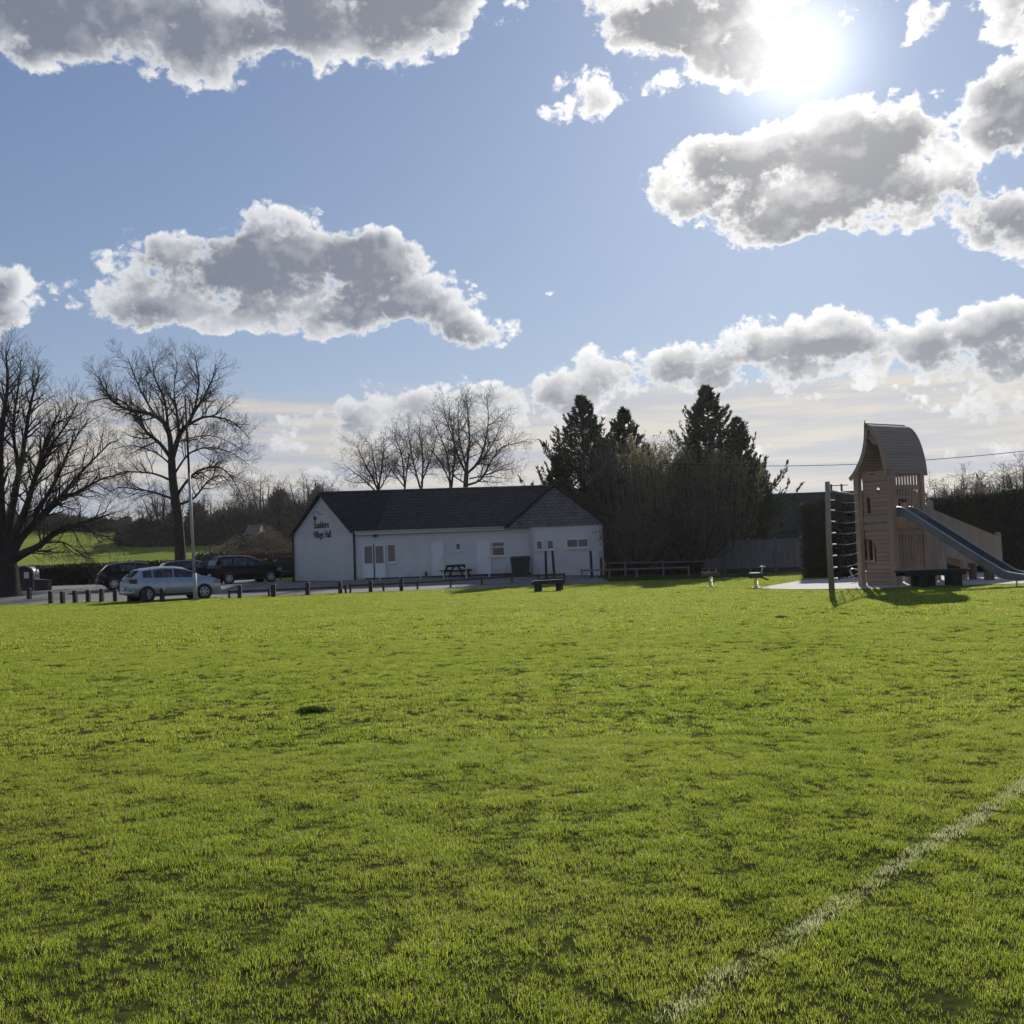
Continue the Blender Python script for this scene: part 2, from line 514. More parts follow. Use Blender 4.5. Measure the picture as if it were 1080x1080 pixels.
# ---- grass: small tufts of bent blades standing all over the field
def grass_mat():
    def fn(T):
        g = T.new('ShaderNodeNewGeometry'); P = g.outputs['Position']
        oi = T.new('ShaderNodeObjectInfo')
        n1 = T.noise(P, 0.35, 4, 0.6)
        n2 = T.noise(P, 3.2, 3, 0.6)
        r = oi.outputs['Random']; isl = g.outputs['Random Per Island']
        f = T.math('ADD', T.math('MULTIPLY', r, 0.35), T.math('MULTIPLY', T.smooth(n2.outputs[0], 0.35, 0.65), 0.65))
        c = T.mix(f, (0.094, 0.142, 0.020, 1), (0.165, 0.214, 0.037, 1))
        c = T.mix(T.math('MULTIPLY', T.smooth(n1.outputs[0], 0.42, 0.62), 0.55), c, (0.17, 0.20, 0.045, 1))
        dry = T.math('GREATER_THAN', isl, 0.90)
        c = T.mix(T.math('MULTIPLY', dry, 0.75), c, (0.30, 0.27, 0.13, 1))
        glint = T.math('GREATER_THAN', isl, 0.992)
        c = T.mix(glint, c, (0.7, 0.7, 0.66, 1))  # glints on the grass painted as a few near-white blades
        # worn chalk of the pitch line clings to the blades
        ax, ay, bx, by = LINE
        L = math.hypot(bx - ax, by - ay); nx_, ny_ = -(by - ay) / L, (bx - ax) / L
        dn = T.vmath('DOT_PRODUCT', P, (nx_, ny_, 0.0))
        dn = T.math('SUBTRACT', dn, ax * nx_ + ay * ny_)
        wob = T.noise(P, 1.8, 3, 0.6); wob2 = T.noise(P, 26.0, 3, 0.6)
        dn = T.math('ABSOLUTE', T.math('ADD', dn, T.math('MULTIPLY_ADD', wob2.outputs[0], 0.10, -0.05)))
        m = T.smooth(dn, 0.03, 0.075, 1.0, 0.0)
        m = T.math('MULTIPLY', m, T.smooth(wob.outputs[0], 0.36, 0.66, 0.15, 0.68))
        m = T.math('MULTIPLY', m, T.math('MULTIPLY_ADD', isl, 0.9, 0.05), clamp=True)
        c = T.mix(m, c, (0.62, 0.62, 0.60, 1))
        d = principled(T, c, 0.48, spec=0.35)
        t = T.new('ShaderNodeBsdfTranslucent')
        tc = T.mix(m, T.vmath('MULTIPLY', c, (2.6, 2.5, 1.4)), (0.4, 0.4, 0.38, 1))
        T.put(t.inputs[0], tc)
        mx = T.new('ShaderNodeMixShader'); mx.inputs[0].default_value = 0.55
        T.l.new(d, mx.inputs[1]); T.l.new(t.outputs[0], mx.inputs[2])
        return mx.outputs[0]
    return mat('grass_blades', fn)

la = gpt(700, 1072); lb = gpt(1080, 828)
LINE = (la.x, la.y, lb.x, lb.y)
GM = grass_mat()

def tuft(seed, n, rad, h, w):
    rnd = random.Random(seed); V = []; F = []
    for i in range(n):
        a = rnd.uniform(0, 6.28); r = rad * math.sqrt(rnd.random())
        bx, by = r * math.cos(a), r * math.sin(a)
        hh = h * rnd.uniform(0.5, 1.15)
        la_ = rnd.uniform(0, 6.28) if rnd.random() < 0.5 else a + rnd.gauss(0, .6)
        lean = hh * rnd.uniform(0.25, 1.1)
        dx, dy = math.cos(la_), math.sin(la_)
        fa = rnd.uniform(0, 6.28); sx, sy = math.cos(fa) * w / 2, math.sin(fa) * w / 2
        o = len(V)
        V += [(bx - sx, by - sy, -0.01), (bx + sx, by + sy, -0.01),
              (bx + dx * lean * .35 - sx * .9, by + dy * lean * .35 - sy * .9, hh * .62),
              (bx + dx * lean * .35 + sx * .9, by + dy * lean * .35 + sy * .9, hh * .62),
              (bx + dx * lean, by + dy * lean, hh * rnd.uniform(.75, 1))]
        F += [(o, o + 1, o + 3, o + 2), (o + 2, o + 3, o + 4)]
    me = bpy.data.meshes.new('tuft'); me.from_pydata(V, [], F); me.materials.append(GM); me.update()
    return bpy.data.objects.new('tuft', me)

def scatter_object(name, pts, scl, rot, src, label=None, cat=None):
    me = bpy.data.meshes.new(name)
    me.vertices.add(len(pts))
    me.vertices.foreach_set('co', np.asarray(pts, dtype=np.float32).ravel())
    for nm, arr, ty in (('s', scl, 'FLOAT'), ('r', rot, 'FLOAT')):
        a = me.attributes.new(nm, ty, 'POINT'); a.data.foreach_set('value', np.asarray(arr, dtype=np.float32))
    a = me.attributes.new('k', 'INT', 'POINT')
    a.data.foreach_set('value', np.random.RandomState(3).randint(0, len(src), len(pts)).astype(np.int32))
    o = bpy.data.objects.new(name, me); COL.objects.link(o)
    ng = bpy.data.node_groups.new(name + '_nodes', 'GeometryNodeTree')
    ng.interface.new_socket('Geometry', in_out='INPUT', socket_type='NodeSocketGeometry')
    ng.interface.new_socket('Geometry', in_out='OUTPUT', socket_type='NodeSocketGeometry')
    N = NT(ng)
    gi = N.new('NodeGroupInput'); go = N.new('NodeGroupOutput')
    g2i = N.new('GeometryNodeGeometryToInstance')
    for so in reversed(src):
        oi = N.new('GeometryNodeObjectInfo'); oi.inputs[0].default_value = so
        N.l.new(oi.outputs['Geometry'], g2i.inputs[0])
    m2p = N.new('GeometryNodeMeshToPoints'); N.l.new(gi.outputs[0], m2p.inputs[0])
    ip = N.new('GeometryNodeInstanceOnPoints')
    N.l.new(m2p.outputs[0], ip.inputs['Points']); N.l.new(g2i.outputs[0], ip.inputs['Instance'])
    ip.inputs['Pick Instance'].default_value = True
    def attr(nm, ty):
        a = N.new('GeometryNodeInputNamedAttribute', data_type=ty); a.inputs[0].default_value = nm
        return a.outputs[0]
    N.l.new(attr('k', 'INT'), ip.inputs['Instance Index'])
    N.l.new(N.comb(0.0, 0.0, attr('r', 'FLOAT')), ip.inputs['Rotation'])
    sc_ = attr('s', 'FLOAT')
    N.l.new(sc_, ip.inputs['Scale'])
    N.l.new(ip.outputs[0], go.inputs[0])
    md = o.modifiers.new('scatter', 'NODES'); md.node_group = ng
    return tag(o, label, cat, kind='stuff')

def off_grass(x, y):
    """car park and playground surface carry no grass"""
    if y > CARPARK_Y(x): return True
    if in_pad(x, y): return True
    return False

def CARPARK_Y(x):
    return 47.5 + 0.25 * math.sin(x * 0.7) + (0.8 * sstep(x, -4, 4)) if x < 4.6 else 999
# edges of the playground surface
PAD = [gpt(797, 621.2), gpt(846, 612.6), gpt(905, 609.5), gpt(1000, 606.0), gpt(1120, 602.5), gpt(1120, 614.6), gpt(1000, 618.6), gpt(905, 621.8), gpt(840, 622.4)]
def in_poly(x, y, P):
    c = False; n = len(P)
    for i in range(n):
        a, b = P[i], P[(i + 1) % n]
        if (a[1] > y) != (b[1] > y) and x < (b[0] - a[0]) * (y - a[1]) / (b[1] - a[1]) + a[0]: c = not c
    return c
def in_pad(x, y): return in_poly(x, y, PAD)

rs = np.random.RandomState(11)
def scatter_zone(y0, y1, dens, sfac, wide=0.64, xlim=None):
    pts = []; sc = []; ro = []
    area_pts = []
    n = int(dens * (y1 - y0) * 2 * (wide * (y0 + y1) / 2 + 1.5))
    yy = np.sqrt(rs.uniform(y0 * y0, y1 * y1, n)); xx = rs.uniform(-1, 1, n) * (wide * yy + 1.5)
    for x, y in zip(xx, yy):
        if off_grass(x, y): continue
        c1 = fnoise(x, y * 1.0, 5.2, 1.5); c2 = fnoise(x, y, 1.1, 9.0); c3 = fnoise(x, y, 0.28, 4.0)
        c4 = fnoise(x, y, 8.5, 2.2)
        k = 0.70 + 0.50 * c1 + 0.34 * c4 + 0.09 * c2 + 0.06 * c3
        # bare hollows between the clumps
        if c1 + 0.6 * c4 < -0.48 and rs.rand() < (0.5 if y > 9 else 0.12): continue
        k = max(0.36, min(k, 1.15)) * rs.uniform(0.8, 1.2)
        pts.append((x, y, GZ(x, y))); sc.append(k * sfac); ro.append(rs.uniform(0, 6.28))
    return pts, sc, ro
def cat_zones(*z):
    P = []; S = []; Q = []
    for a, b, c in z: P += a; S += b; Q += c
    return P, S, Q
near = cat_zones(scatter_zone(2.2, 9.0, 900, 1.0))
src = [tuft(i, 20, 0.048, 0.036, 0.0024) for i in range(6)]
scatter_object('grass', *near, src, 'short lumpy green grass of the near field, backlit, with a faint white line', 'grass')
mid = cat_zones(scatter_zone(9.0, 20.0, 300, 1.0))
src2 = [tuft(20 + i, 20, 0.075, 0.040, 0.0050) for i in range(5)]
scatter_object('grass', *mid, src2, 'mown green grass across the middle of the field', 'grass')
far = cat_zones(scatter_zone(20.0, 49.5, 75, 1.0))
src3 = [tuft(40 + i, 24, 0.15, 0.055, 0.014) for i in range(5)]
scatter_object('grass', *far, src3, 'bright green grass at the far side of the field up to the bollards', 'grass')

DG = leafmat('coarse_grass', (0.055, 0.10, 0.018), (0.09, 0.13, 0.025), 0.3)
for (px, py, w, label) in ((330, 750, .20, 'dark coarse grass clump alone in the middle left of the field'), (825, 652, .2, 'small dark grass clump far out on the right of the field')):
    p = gpt(px, py); r_ = random.Random(px); V = []; F = []
    for k in range(900):
        x = r_.gauss(0, w * .5); y = r_.gauss(0, w * .22); h = .065 * r_.uniform(.4, 1.2) * math.exp(-(x / w) ** 2); a = r_.uniform(0, 6.28); l = h * r_.uniform(.3, 1.1); o = len(V)
        V += [(x - .004, y, -.02), (x + .004, y, -.02), (x + math.cos(a) * l * .4 + .004, y + math.sin(a) * l * .4, h * .65), (x + math.cos(a) * l, y + math.sin(a) * l, h)]
        F += [(o, o + 1, o + 2), (o, o + 2, o + 3)]
    me = bpy.data.meshes.new('grass_clump'); me.from_pydata(V, [], F); me.materials.append(DG); me.update()
    o = bpy.data.objects.new('grass_clump', me); COL.objects.link(o); o.location = (p.x, p.y, GZ(p.x, p.y)); tag(o, label, 'grass clump')
# ---------------------------------------------------------------- car park and playground surface
def asphalt(T):
    g = T.new('ShaderNodeNewGeometry'); P = g.outputs['Position']
    n = T.noise(P, 60.0, 3, 0.6); n2 = T.noise(P, 0.6, 5, 0.6)
    c = T.mix(T.smooth(n2.outputs[0], 0.35, 0.65), (0.14, 0.135, 0.13, 1), (0.21, 0.20, 0.19, 1))
    c = T.mix(T.math('MULTIPLY', T.smooth(n.outputs[0], 0.4, 0.7), 0.3), c, (0.08, 0.08, 0.08, 1))
    return principled(T, c, 0.85, bump=n.outputs[0], bstr=0.4, bdist=0.01, spec=0.25)
M['asphalt'] = mat('car_park_asphalt', asphalt)
M['safety'] = speckled('pale_safety_surface', (0.50, 0.46, 0.42), (0.40, 0.37, 0.34), 20, 0.9, bstr=0.3)

def sheet(name, rows, material, lift):
    """rows of ground points joined into one sheet that follows the ground"""
    me = bpy.data.meshes.new(name)
    nx_ = len(rows[0])
    me.from_pydata([(x, y, GZ(x, y) + lift) for r in rows for (x, y) in r], [],
                   [(j * nx_ + i, j * nx_ + i + 1, (j + 1) * nx_ + i + 1, (j + 1) * nx_ + i) for j in range(len(rows) - 1) for i in range(nx_ - 1)])
    me.materials.append(material); me.polygons.foreach_set('use_smooth', [True] * len(me.polygons)); me.update()
    o = bpy.data.objects.new(name, me); COL.objects.link(o)
    return tag(o, kind='structure')
cx = [-60 + i * 1.0 for i in range(61)] + [0.6 + i for i in range(5)]
def cp_front(x): return 47.5 + 0.25 * math.sin(x * 0.7) + 0.8 * sstep(x, -4, 4)
def cp_back(x): return 76.0 if x < -17.5 else (64.6 + 0 * x if x < -13 else 59.95)
rows = []
for j in range(25):
    t = j / 24
    rows.append([(x, cp_front(x) + (cp_back(x) - cp_front(x)) * t) for x in cx])
sheet('car_park', rows, M['asphalt'], 0.03)
# playground surface: polygon filled with a fan of strips
back = [PAD[1], PAD[2], PAD[3], PAD[4]]; front_ = [PAD[8], PAD[7], PAD[6], PAD[5]]
def lerp_path(P, t):
    t *= len(P) - 1; i = min(int(t), len(P) - 2); f = t - i
    return P[i][0] + (P[i + 1][0] - P[i][0]) * f, P[i][1] + (P[i + 1][1] - P[i][1]) * f
back = [PAD[0]] + back; front_ = [PAD[0]] + front_
rows = []
for j in range(13):
    r = []
    for i in range(41):
        a = lerp_path(back, i / 40); b = lerp_path(front_, i / 40); t = j / 12
        r.append((b[0] + (a[0] - b[0]) * t, b[1] + (a[1] - b[1]) * t))
    rows.append(r)
sheet('playground_surface', rows, M['safety'], 0.035)

# ---------------------------------------------------------------- village hall
def render_wall(T):
    tc = T.new('ShaderNodeTexCoord'); o = tc.outputs['Object']
    n = T.noise(o, 1.2, 5, 0.6); n2 = T.noise(o, 30, 3, 0.6)
    x, y, z = T.xyz(o)
    dirt = T.math('MULTIPLY', T.smooth(z, 0.1, 1.0, 0.8, 0.0), T.smooth(n.outputs[0], 0.35, 0.65))
    streak = T.noise(T.vmath('MULTIPLY', o, (2, 2, 0.8)), 1.0, 5, 0.6)
    c = T.mix(T.smooth(streak.outputs[0], 0.35, 0.85), (0.60, 0.61, 0.62, 1), (0.54, 0.55, 0.56, 1))
    c = T.mix(dirt, c, (0.42, 0.40, 0.36, 1))
    blot = T.noise(o, 0.55, 6, 0.7)
    c = T.mix(T.math('MULTIPLY', T.smooth(blot.outputs[0], 0.48, 0.70), 0.35), c, (0.44, 0.44, 0.42, 1))
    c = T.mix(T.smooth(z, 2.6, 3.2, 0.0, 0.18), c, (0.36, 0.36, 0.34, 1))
    return principled(T, c, 0.9, bump=n2.outputs[0], bstr=0.5, bdist=0.015, spec=0.2)
M['render'] = mat('painted_render', render_wall)

def tiles(name, c1, c2, c3):
    def fn(T):
        tc = T.new('ShaderNodeTexCoord'); o = tc.outputs['Object']
        x, y, z = T.xyz(o)
        b = T.new('ShaderNodeTexBrick')
        T.put(b.inputs['Vector'], T.comb(x, z, 0.0))
        b.inputs['Color1'].default_value = (*c1, 1); b.inputs['Color2'].default_value = (*c2, 1); b.inputs['Mortar'].default_value = (*c3, 1)
        b.inputs['Scale'].default_value = 1.0; b.inputs['Brick Width'].default_value = 0.30; b.inputs['Row Height'].default_value = 0.19
        b.inputs['Mortar Size'].default_value = 0.018; b.inputs['Mortar Smooth'].default_value = 0.4
        n = T.noise(o, 2.2, 5, 0.65)
        c = T.mix(T.math('MULTIPLY', T.smooth(n.outputs[0], 0.5, 0.72), 0.6), b.outputs['Color'], (0.04, 0.042, 0.03, 1))
        rowf = T.math('FRACT', T.math('DIVIDE', z, 0.19))
        h = T.math('ADD', T.math('MULTIPLY', T.math('SUBTRACT', 1.0, rowf), 0.6), T.math('MULTIPLY', b.outputs['Fac'], -0.4))
        return principled(T, c, 0.8, bump=h, bstr=0.9, bdist=0.04, spec=0.25)
    return mat(name, fn)
M['tile_dark'] = tiles('dark_roof_tiles', (0.032, 0.029, 0.032), (0.018, 0.017, 0.020), (0.006, 0.006, 0.007))
M['tile_brown'] = tiles('brown_roof_tiles', (0.062, 0.052, 0.048), (0.038, 0.033, 0.032), (0.010, 0.009, 0.009))
M['tile_hung'] = tiles('grey_hanging_tiles', (0.17, 0.17, 0.18), (0.125, 0.125, 0.135), (0.06, 0.06, 0.065))
def glass_fn(T):
    tc = T.new('ShaderNodeTexCoord'); n = T.noise(tc.outputs['Object'], 1.3, 2, 0.5)
    c = T.mix(T.smooth(n.outputs[0], 0.4, 0.6), (0.018, 0.018, 0.022, 1), (0.07, 0.065, 0.065, 1))
    return principled(T, c, 0.08, spec=0.6)
M['window_glass'] = mat('window_glass', glass_fn)
def curtain_fn(T):
    tc = T.new('ShaderNodeTexCoord'); x, y, z = T.xyz(tc.outputs['Object'])
    w = T.math('SINE', T.math('MULTIPLY', x, 70.0))
    c = T.mix(T.smooth(w, -1, 1), (0.11, 0.10, 0.11, 1), (0.17, 0.155, 0.165, 1))
    return principled(T, c, 0.25, spec=0.5)
M['curtained'] = mat('curtained_glass', curtain_fn)
M['sign_black'] = speckled('black_sign_letters', (0.012, 0.012, 0.014), (0.02, 0.02, 0.022), 9, 0.6, bstr=0)
M['concrete'] = speckled('grey_concrete', (0.16, 0.155, 0.15), (0.10, 0.098, 0.095), 6, 0.9)
M['pipe_black'] = speckled('black_drainpipe', (0.015, 0.015, 0.016), (0.025, 0.025, 0.027), 8, 0.5, bstr=0)
M['door_white'] = speckled('white_door_paint', (0.70, 0.71, 0.73), (0.64, 0.66, 0.68), 2, 0.5, bstr=0)

def slab(mb, quad, th, mi=0):
    q = [Vector(p) for p in quad]
    n = (q[1] - q[0]).cross(q[-1] - q[0]).normalized()
    if n.z < 0: q.reverse(); n = -n
    k = len(q)
    vs = q + [p + n * th for p in q]
    mb.add(vs, [tuple(reversed(range(k))), tuple(range(k, 2 * k))] + [(i, (i + 1) % k, (i + 1) % k + k, i + k) for i in range(k)], mi)

HALL = (-3.0, 60.0, 0.0)
hall = thing('village_hall', 'long low white village hall with dark tiled roof and black gable lettering', 'hall', HALL)
def hl(p):   # place -> hall coordinates
    return (p[0] - HALL[0], p[1] - HALL[1], p[2] - HALL[2])
P1 = (-13.69, 64.0); P2 = (-9.28, 60.0); XJ = 0.99
PK = ((P1[0] + P2[0]) / 2, (P1[1] + P2[1]) / 2)
EAVE = 3.22; RIDGE = 5.52
wb = MB()
foot = [P1, P2, (XJ + 0.5, 60.0), (XJ + 0.5, 65.9), (P1[0] + 0.3, 65.9)]
foot = [hl((a, b, 0))[:2] for a, b in foot]
wb.prism(list(reversed(foot)), -0.4, EAVE, axis='z')
# gable triangle, 0.3 m thick, on top of the end wall
gv = [hl((P1[0], P1[1], EAVE)), hl((P2[0], P2[1], EAVE)), hl((PK[0], PK[1], RIDGE - 0.02))]
inn = Vector((0.55, 0.83, 0)) * 0.3
gv2 = [tuple(Vector(v) + inn) for v in gv]
wb.add(gv + gv2, [(0, 1, 2), (3, 5, 4), (0, 3, 4, 1), (1, 4, 5, 2), (2, 5, 3, 0)])
wb.box(XJ - HALL[0], 5.25 - HALL[0], 59.6 - 60, 66 - 60, -0.4, 3.06)
wb.build('wall', M['render'], hall)
# tile-hung upper gable of the wing, on the side of the field
tb = MB()
tb.prism([hl((-0.25, 0, 3.06))[::2], hl((5.30, 0, 3.06))[::2], hl((2.50, 0, 5.36))[::2]], -0.48, -0.20)
tb.build('tile_hung_gable', M['tile_hung'], hall)
# roofs
def roof_part(name, quads, m, th=0.12):
    b = MB()
    for q in quads: slab(b, [hl(p) for p in q], th)
    return b.build(name, m, hall)
ov = 0.16
pe = 2.28 / 2.9
fe = EAVE - 0.12
RL = (PK[0] - 0.18, PK[1] - 0.14, RIDGE); RR = (2.5, 62.9, RIDGE - 0.02)
xs_e, xs_r = -7.94, -7.27
yr = lambda x: RL[1] + (RR[1] - RL[1]) * (x - RL[0]) / (RR[0] - RL[0])
roof_part('old_roof', [[(P2[0] - 0.2, 59.78, fe), (xs_e, 59.78, fe), (xs_r, yr(xs_r), RIDGE), RL],
                       [RL, (xs_r, yr(xs_r), RIDGE), (xs_r, 66.2, fe), (P1[0] + 0.1, 66.2, fe), (P1[0] - 0.22, P1[1] + 0.1, fe + 0.05)][:5]], M['tile_dark'])
roof_part('main_roof', [[(xs_e + 0.02, 59.78, fe), (0.6, 59.78, fe), (2.5, 62.9, RIDGE), (xs_r + 0.02, yr(xs_r), RIDGE)],
                        [(xs_r + 0.02, yr(xs_r), RIDGE), (2.5, 62.9, RIDGE), (2.5, 66.2, fe), (xs_r + 0.02, 66.2, fe)]], M['tile_brown'])
RZ = 5.44
roof_part('wing_roof', [[(-0.42, 59.42, 3.02), (2.5, 59.42, RZ), (2.5, 66.3, RZ), (-0.42, 66.3, 3.02)][::1],
                        [(2.5, 59.42, RZ), (5.46, 59.42, 3.02), (5.46, 66.3, 3.02), (2.5, 66.3, RZ)]], M['tile_brown'], 0.1)
rb = MB(); rb.tube([hl((RL[0], RL[1], RIDGE + 0.1)), hl((2.4, 62.9, RIDGE + 0.09))], 0.09, 8); rb.build('ridge_tiles', M['tile_brown'], hall)
rb = MB(); rb.tube([hl((2.5, 59.38, RZ + 0.08)), hl((2.5, 66.3, RZ + 0.08))], 0.09, 8); rb.build('ridge_tiles', M['tile_brown'], hall)
fb = MB()
fb.bar(hl((P2[0] + 0.1, 59.72, fe - 0.05)), hl((-0.42, 59.72, fe - 0.05)), 0.04, 0.17); fb.build('fascia', M['white_paint'], hall)
gb = MB(); gb.tube([hl((P2[0] + 0.05, 59.66, fe + 0.02)), hl((-0.45, 59.66, fe + 0.0))], 0.055, 8); gb.build('gutter', M['grey_paint'], hall)
vb = MB()
vb.bar(hl((P1[0] - 0.2, P1[1] - 0.02, EAVE - 0.05)), hl((RL[0], RL[1] - 0.02, RIDGE + 0.04)), 0.05, 0.16, up=(0, -1, 0.1))
vb.bar(hl((RL[0], RL[1] - 0.02, RIDGE + 0.04)), hl((P2[0] - 0.18, 59.74, fe + 0.02)), 0.05, 0.16, up=(0, -1, 0.1))
vb.build('bargeboard', M['pipe_black'], hall)
vb = MB()
vb.bar(hl((-0.48, 59.39, 3.02)), hl((2.5, 59.39, RZ + 0.06)), 0.03, 0.13, up=(0, -1, 0.1))
vb.bar(hl((2.5, 59.39, RZ + 0.06)), hl((5.52, 59.39, 3.02)), 0.03, 0.13, up=(0, -1, 0.1))
vb.build('bargeboard', M['tile_brown'], hall)
for (a, z1, r_) in (((P1[0] - 0.05, P1[1] - 0.1), EAVE, 0.06), ((P2[0] - 0.02, P2[1] - 0.09), EAVE, 0.065)):
    b = MB(); b.tube([hl((*a, 0.1)), hl((*a, z1))], r_, 8); b.box(a[0] - .1 - HALL[0], a[0] + .1 - HALL[0], a[1] - .1 - 60, a[1] + .08 - 60, z1 - .12, z1 + .04)
    b.build('drainpipe', M['pipe_black'], hall)
for (a, z1) in (((XJ + 0.08, 59.53), 3.0), ((5.2, 59.53), 3.0)):
    b = MB(); b.tube([hl((*a, 0.0)), hl((*a, z1))], 0.045, 8); b.build('drainpipe', M['grey_paint'], hall)
b = MB(); b.box(-8.7 - HALL[0], XJ - HALL[0], 59.9 - 60, 60.02 - 60, -0.2, 0.42); b.build('plinth', M['pipe_black'], hall)

def wall_rect(px0, py0, px1, py1, Y):
    c = at((px0 + px1) / 2, (py0 + py1) / 2, Y); w = (px1 - px0) * Y / 1080; h = (py1 - py0) * Y / 1080
    return c.x - HALL[0], c.z, w, h
def frame_mb(cx_, cz, w, h, y, t, d=0.07, bars_v=(), bars_h=()):
    b = MB()
    b.box(cx_ - w / 2, cx_ - w / 2 + t, y - d, y, cz - h / 2, cz + h / 2)
    b.box(cx_ + w / 2 - t, cx_ + w / 2, y - d, y, cz - h / 2, cz + h / 2)
    b.box(cx_ - w / 2 + t, cx_ + w / 2 - t, y - d, y, cz + h / 2 - t, cz + h / 2)
    b.box(cx_ - w / 2 + t, cx_ + w / 2 - t, y - d, y, cz - h / 2, cz - h / 2 + t)
    for f in bars_v: b.box(cx_ - w / 2 + f * w - t / 2, cx_ - w / 2 + f * w + t / 2, y - d + .01, y, cz - h / 2 + t, cz + h / 2 - t)
    for f in bars_h: b.box(cx_ - w / 2 + t, cx_ + w / 2 - t, y - d + .012, y, cz - h / 2 + f * h - t / 2, cz - h / 2 + f * h + t / 2)
    return b
def window(name, r, y, t=0.06, glass='window_glass', bv=(), bh=(), sill=True, label=None):
    cx_, cz, w, h = r
    f = frame_mb(cx_, cz, w, h, y, t, 0.07, bv, bh).build(name, M['white_paint'], hall)
    if label: f['label'] = label
    g = MB(); g.box(cx_ - w / 2 + t, cx_ + w / 2 - t, y - 0.03, y - 0.004, cz - h / 2 + t, cz + h / 2 - t); g.build('pane', M[glass], f)
    if sill:
        s_ = MB(); s_.box(cx_ - w / 2 - .05, cx_ + w / 2 + .05, y - 0.13, y, cz - h / 2 - .07, cz - h / 2 - .002); s_.build('sill', M['white_paint'], f)
    return f
window('window', wall_rect(408.5, 574, 417.5, 593, 60), 0, 0.05, 'curtained')
window('window', wall_rect(480.5, 572.5, 486, 580.5, 60), 0, 0.05)
window('window', wall_rect(518.5, 571, 532.5, 586.5, 60), 0, 0.06, bh=(0.62,))
window('window', wall_rect(565.5, 570, 572.5, 580, 59.6), -0.4, 0.06)
window('window', wall_rect(576.5, 569.5, 584.2, 579.5, 59.6), -0.4, 0.06)
window('window', wall_rect(597, 567.8, 620.8, 578, 59.6), -0.4, 0.07, bv=(0.53,))
# glazed double doors
def door(name, r, y, panes=(), glass='curtained', label=None):
    cx_, cz, w, h = r
    b = MB(); b.box(cx_ - w / 2, cx_ + w / 2, y - 0.06, y, cz - h / 2, cz + h / 2)
    d = b.build(name, M['door_white'], hall)
    if label: d['label'] = label
    f = frame_mb(cx_, cz, w + 0.1, h + 0.06, y, 0.07, 0.085).build('door_frame', M['white_paint'], d)
    for (a0, a1, b0, b1) in panes:
        g = MB(); g.box(cx_ - w / 2 + a0 * w, cx_ - w / 2 + a1 * w, y - 0.072, y - 0.055, cz - h / 2 + b0 * h, cz - h / 2 + b1 * h); g.build('pane', M[glass], d)
    hd = MB(); hd.box(cx_ + w * .36, cx_ + w * .40, y - .12, y - .06, cz - .05, cz + .1); hd.build('handle', M['galv'], d)
    return d
door('glazed_door', wall_rect(383.3, 574.5, 394.5, 609.0, 60), 0, [(0.14, 0.86, 0.43, 0.95)])
door('glazed_door', wall_rect(395.0, 574.3, 406.2, 608.8, 60), 0, [(0.14, 0.86, 0.43, 0.95)])
door('plain_door', wall_rect(455.8, 571.5, 468.0, 608.5, 60), 0)
door('plain_door', wall_rect(503.2, 570, 517.0, 607.5, 60), 0)
r = wall_rect(394, 562.5, 398.5, 566.5, 60)
b = MB(); b.box(r[0] - .12, r[0] + .1, -.2, -.04, r[1] - .1, r[1] + .1); b.bar((r[0], -.06, r[1]), (r[0], 0, r[1]), .05, .05); b.build('floodlight', M['black_plastic'], hall)
b = MB(); r = wall_rect(378, 561.8, 393, 563.2, 60); b.box(r[0] - .42, r[0] + .42, -.07, 0, r[1] - .035, r[1] + .035); b.build('cable_duct', M['pipe_black'], hall)
r = wall_rect(448, 603, 451, 608, 60); b = MB(); b.box(r[0] - .06, r[0] + .06, -.08, 0, r[1] - .14, r[1] + .14); b.build('wall_vent', M['pipe_black'], hall)
r = wall_rect(632, 580, 636, 588, 59.6); b = MB(); b.box(r[0] - .14, r[0] + .12, -.56, -.4, r[1] - .2, r[1] + .2); b.build('meter_box', M['grey_paint'], hall)

# lettering on the end gable
def text_mesh(s, size, xs_, gap=1.0):
    cu = bpy.data.curves.new('lettering', 'FONT'); cu.body = s; cu.size = size; cu.extrude = 0.012
    cu.align_x = 'CENTER'; cu.offset = 0.001; cu.space_character = gap
    o = bpy.data.objects.new('lettering', cu); COL.objects.link(o)
    dg = bpy.context.evaluated_depsgraph_get(); dg.update()
    me = bpy.data.meshes.new_from_object(o.evaluated_get(dg))
    bpy.data.objects.remove(o)
    me.transform(Matrix.Diagonal((xs_, 1, 1, 1)))
    me.materials.clear(); me.materials.append(M['sign_black'])
    for p in me.polygons: p.material_index = 0
    return me
gd = Vector((P2[0] - P1[0], P2[1] - P1[1], 0)).normalized(); gn_ = Vector((gd.y, -gd.x, 0))
def on_gable(px, py):
    """point of the end gable seen at that spot of the photograph"""
    d = ray(px, py); o_ = Vector((0, 0, CAM_H)); p0 = Vector((P2[0], P2[1], 0))
    t = (p0 - o_).dot(gn_) / d.dot(gn_)
    return o_ + d * t + gn_ * 0.02
rot = Matrix((gd, Vector((0, 0, 1)), gn_)).transposed().to_4x4()
for (s, px, py, size, xs_) in (('Souldern', 339.2, 557.0, 0.62, 0.66), ('Village Hall', 340.0, 567.0, 0.60, 0.66)):
    me = text_mesh(s, size, xs_)
    o = bpy.data.objects.new('sign_lettering', me); COL.objects.link(o); o.parent = hall
    p = on_gable(px, py); mm = rot.copy(); mm.translation = Vector(hl(p)); o.matrix_local = mm
eb = MB()
p = on_gable(332.2, 546.8); E = rot.copy(); E.translation = Vector(hl(p))
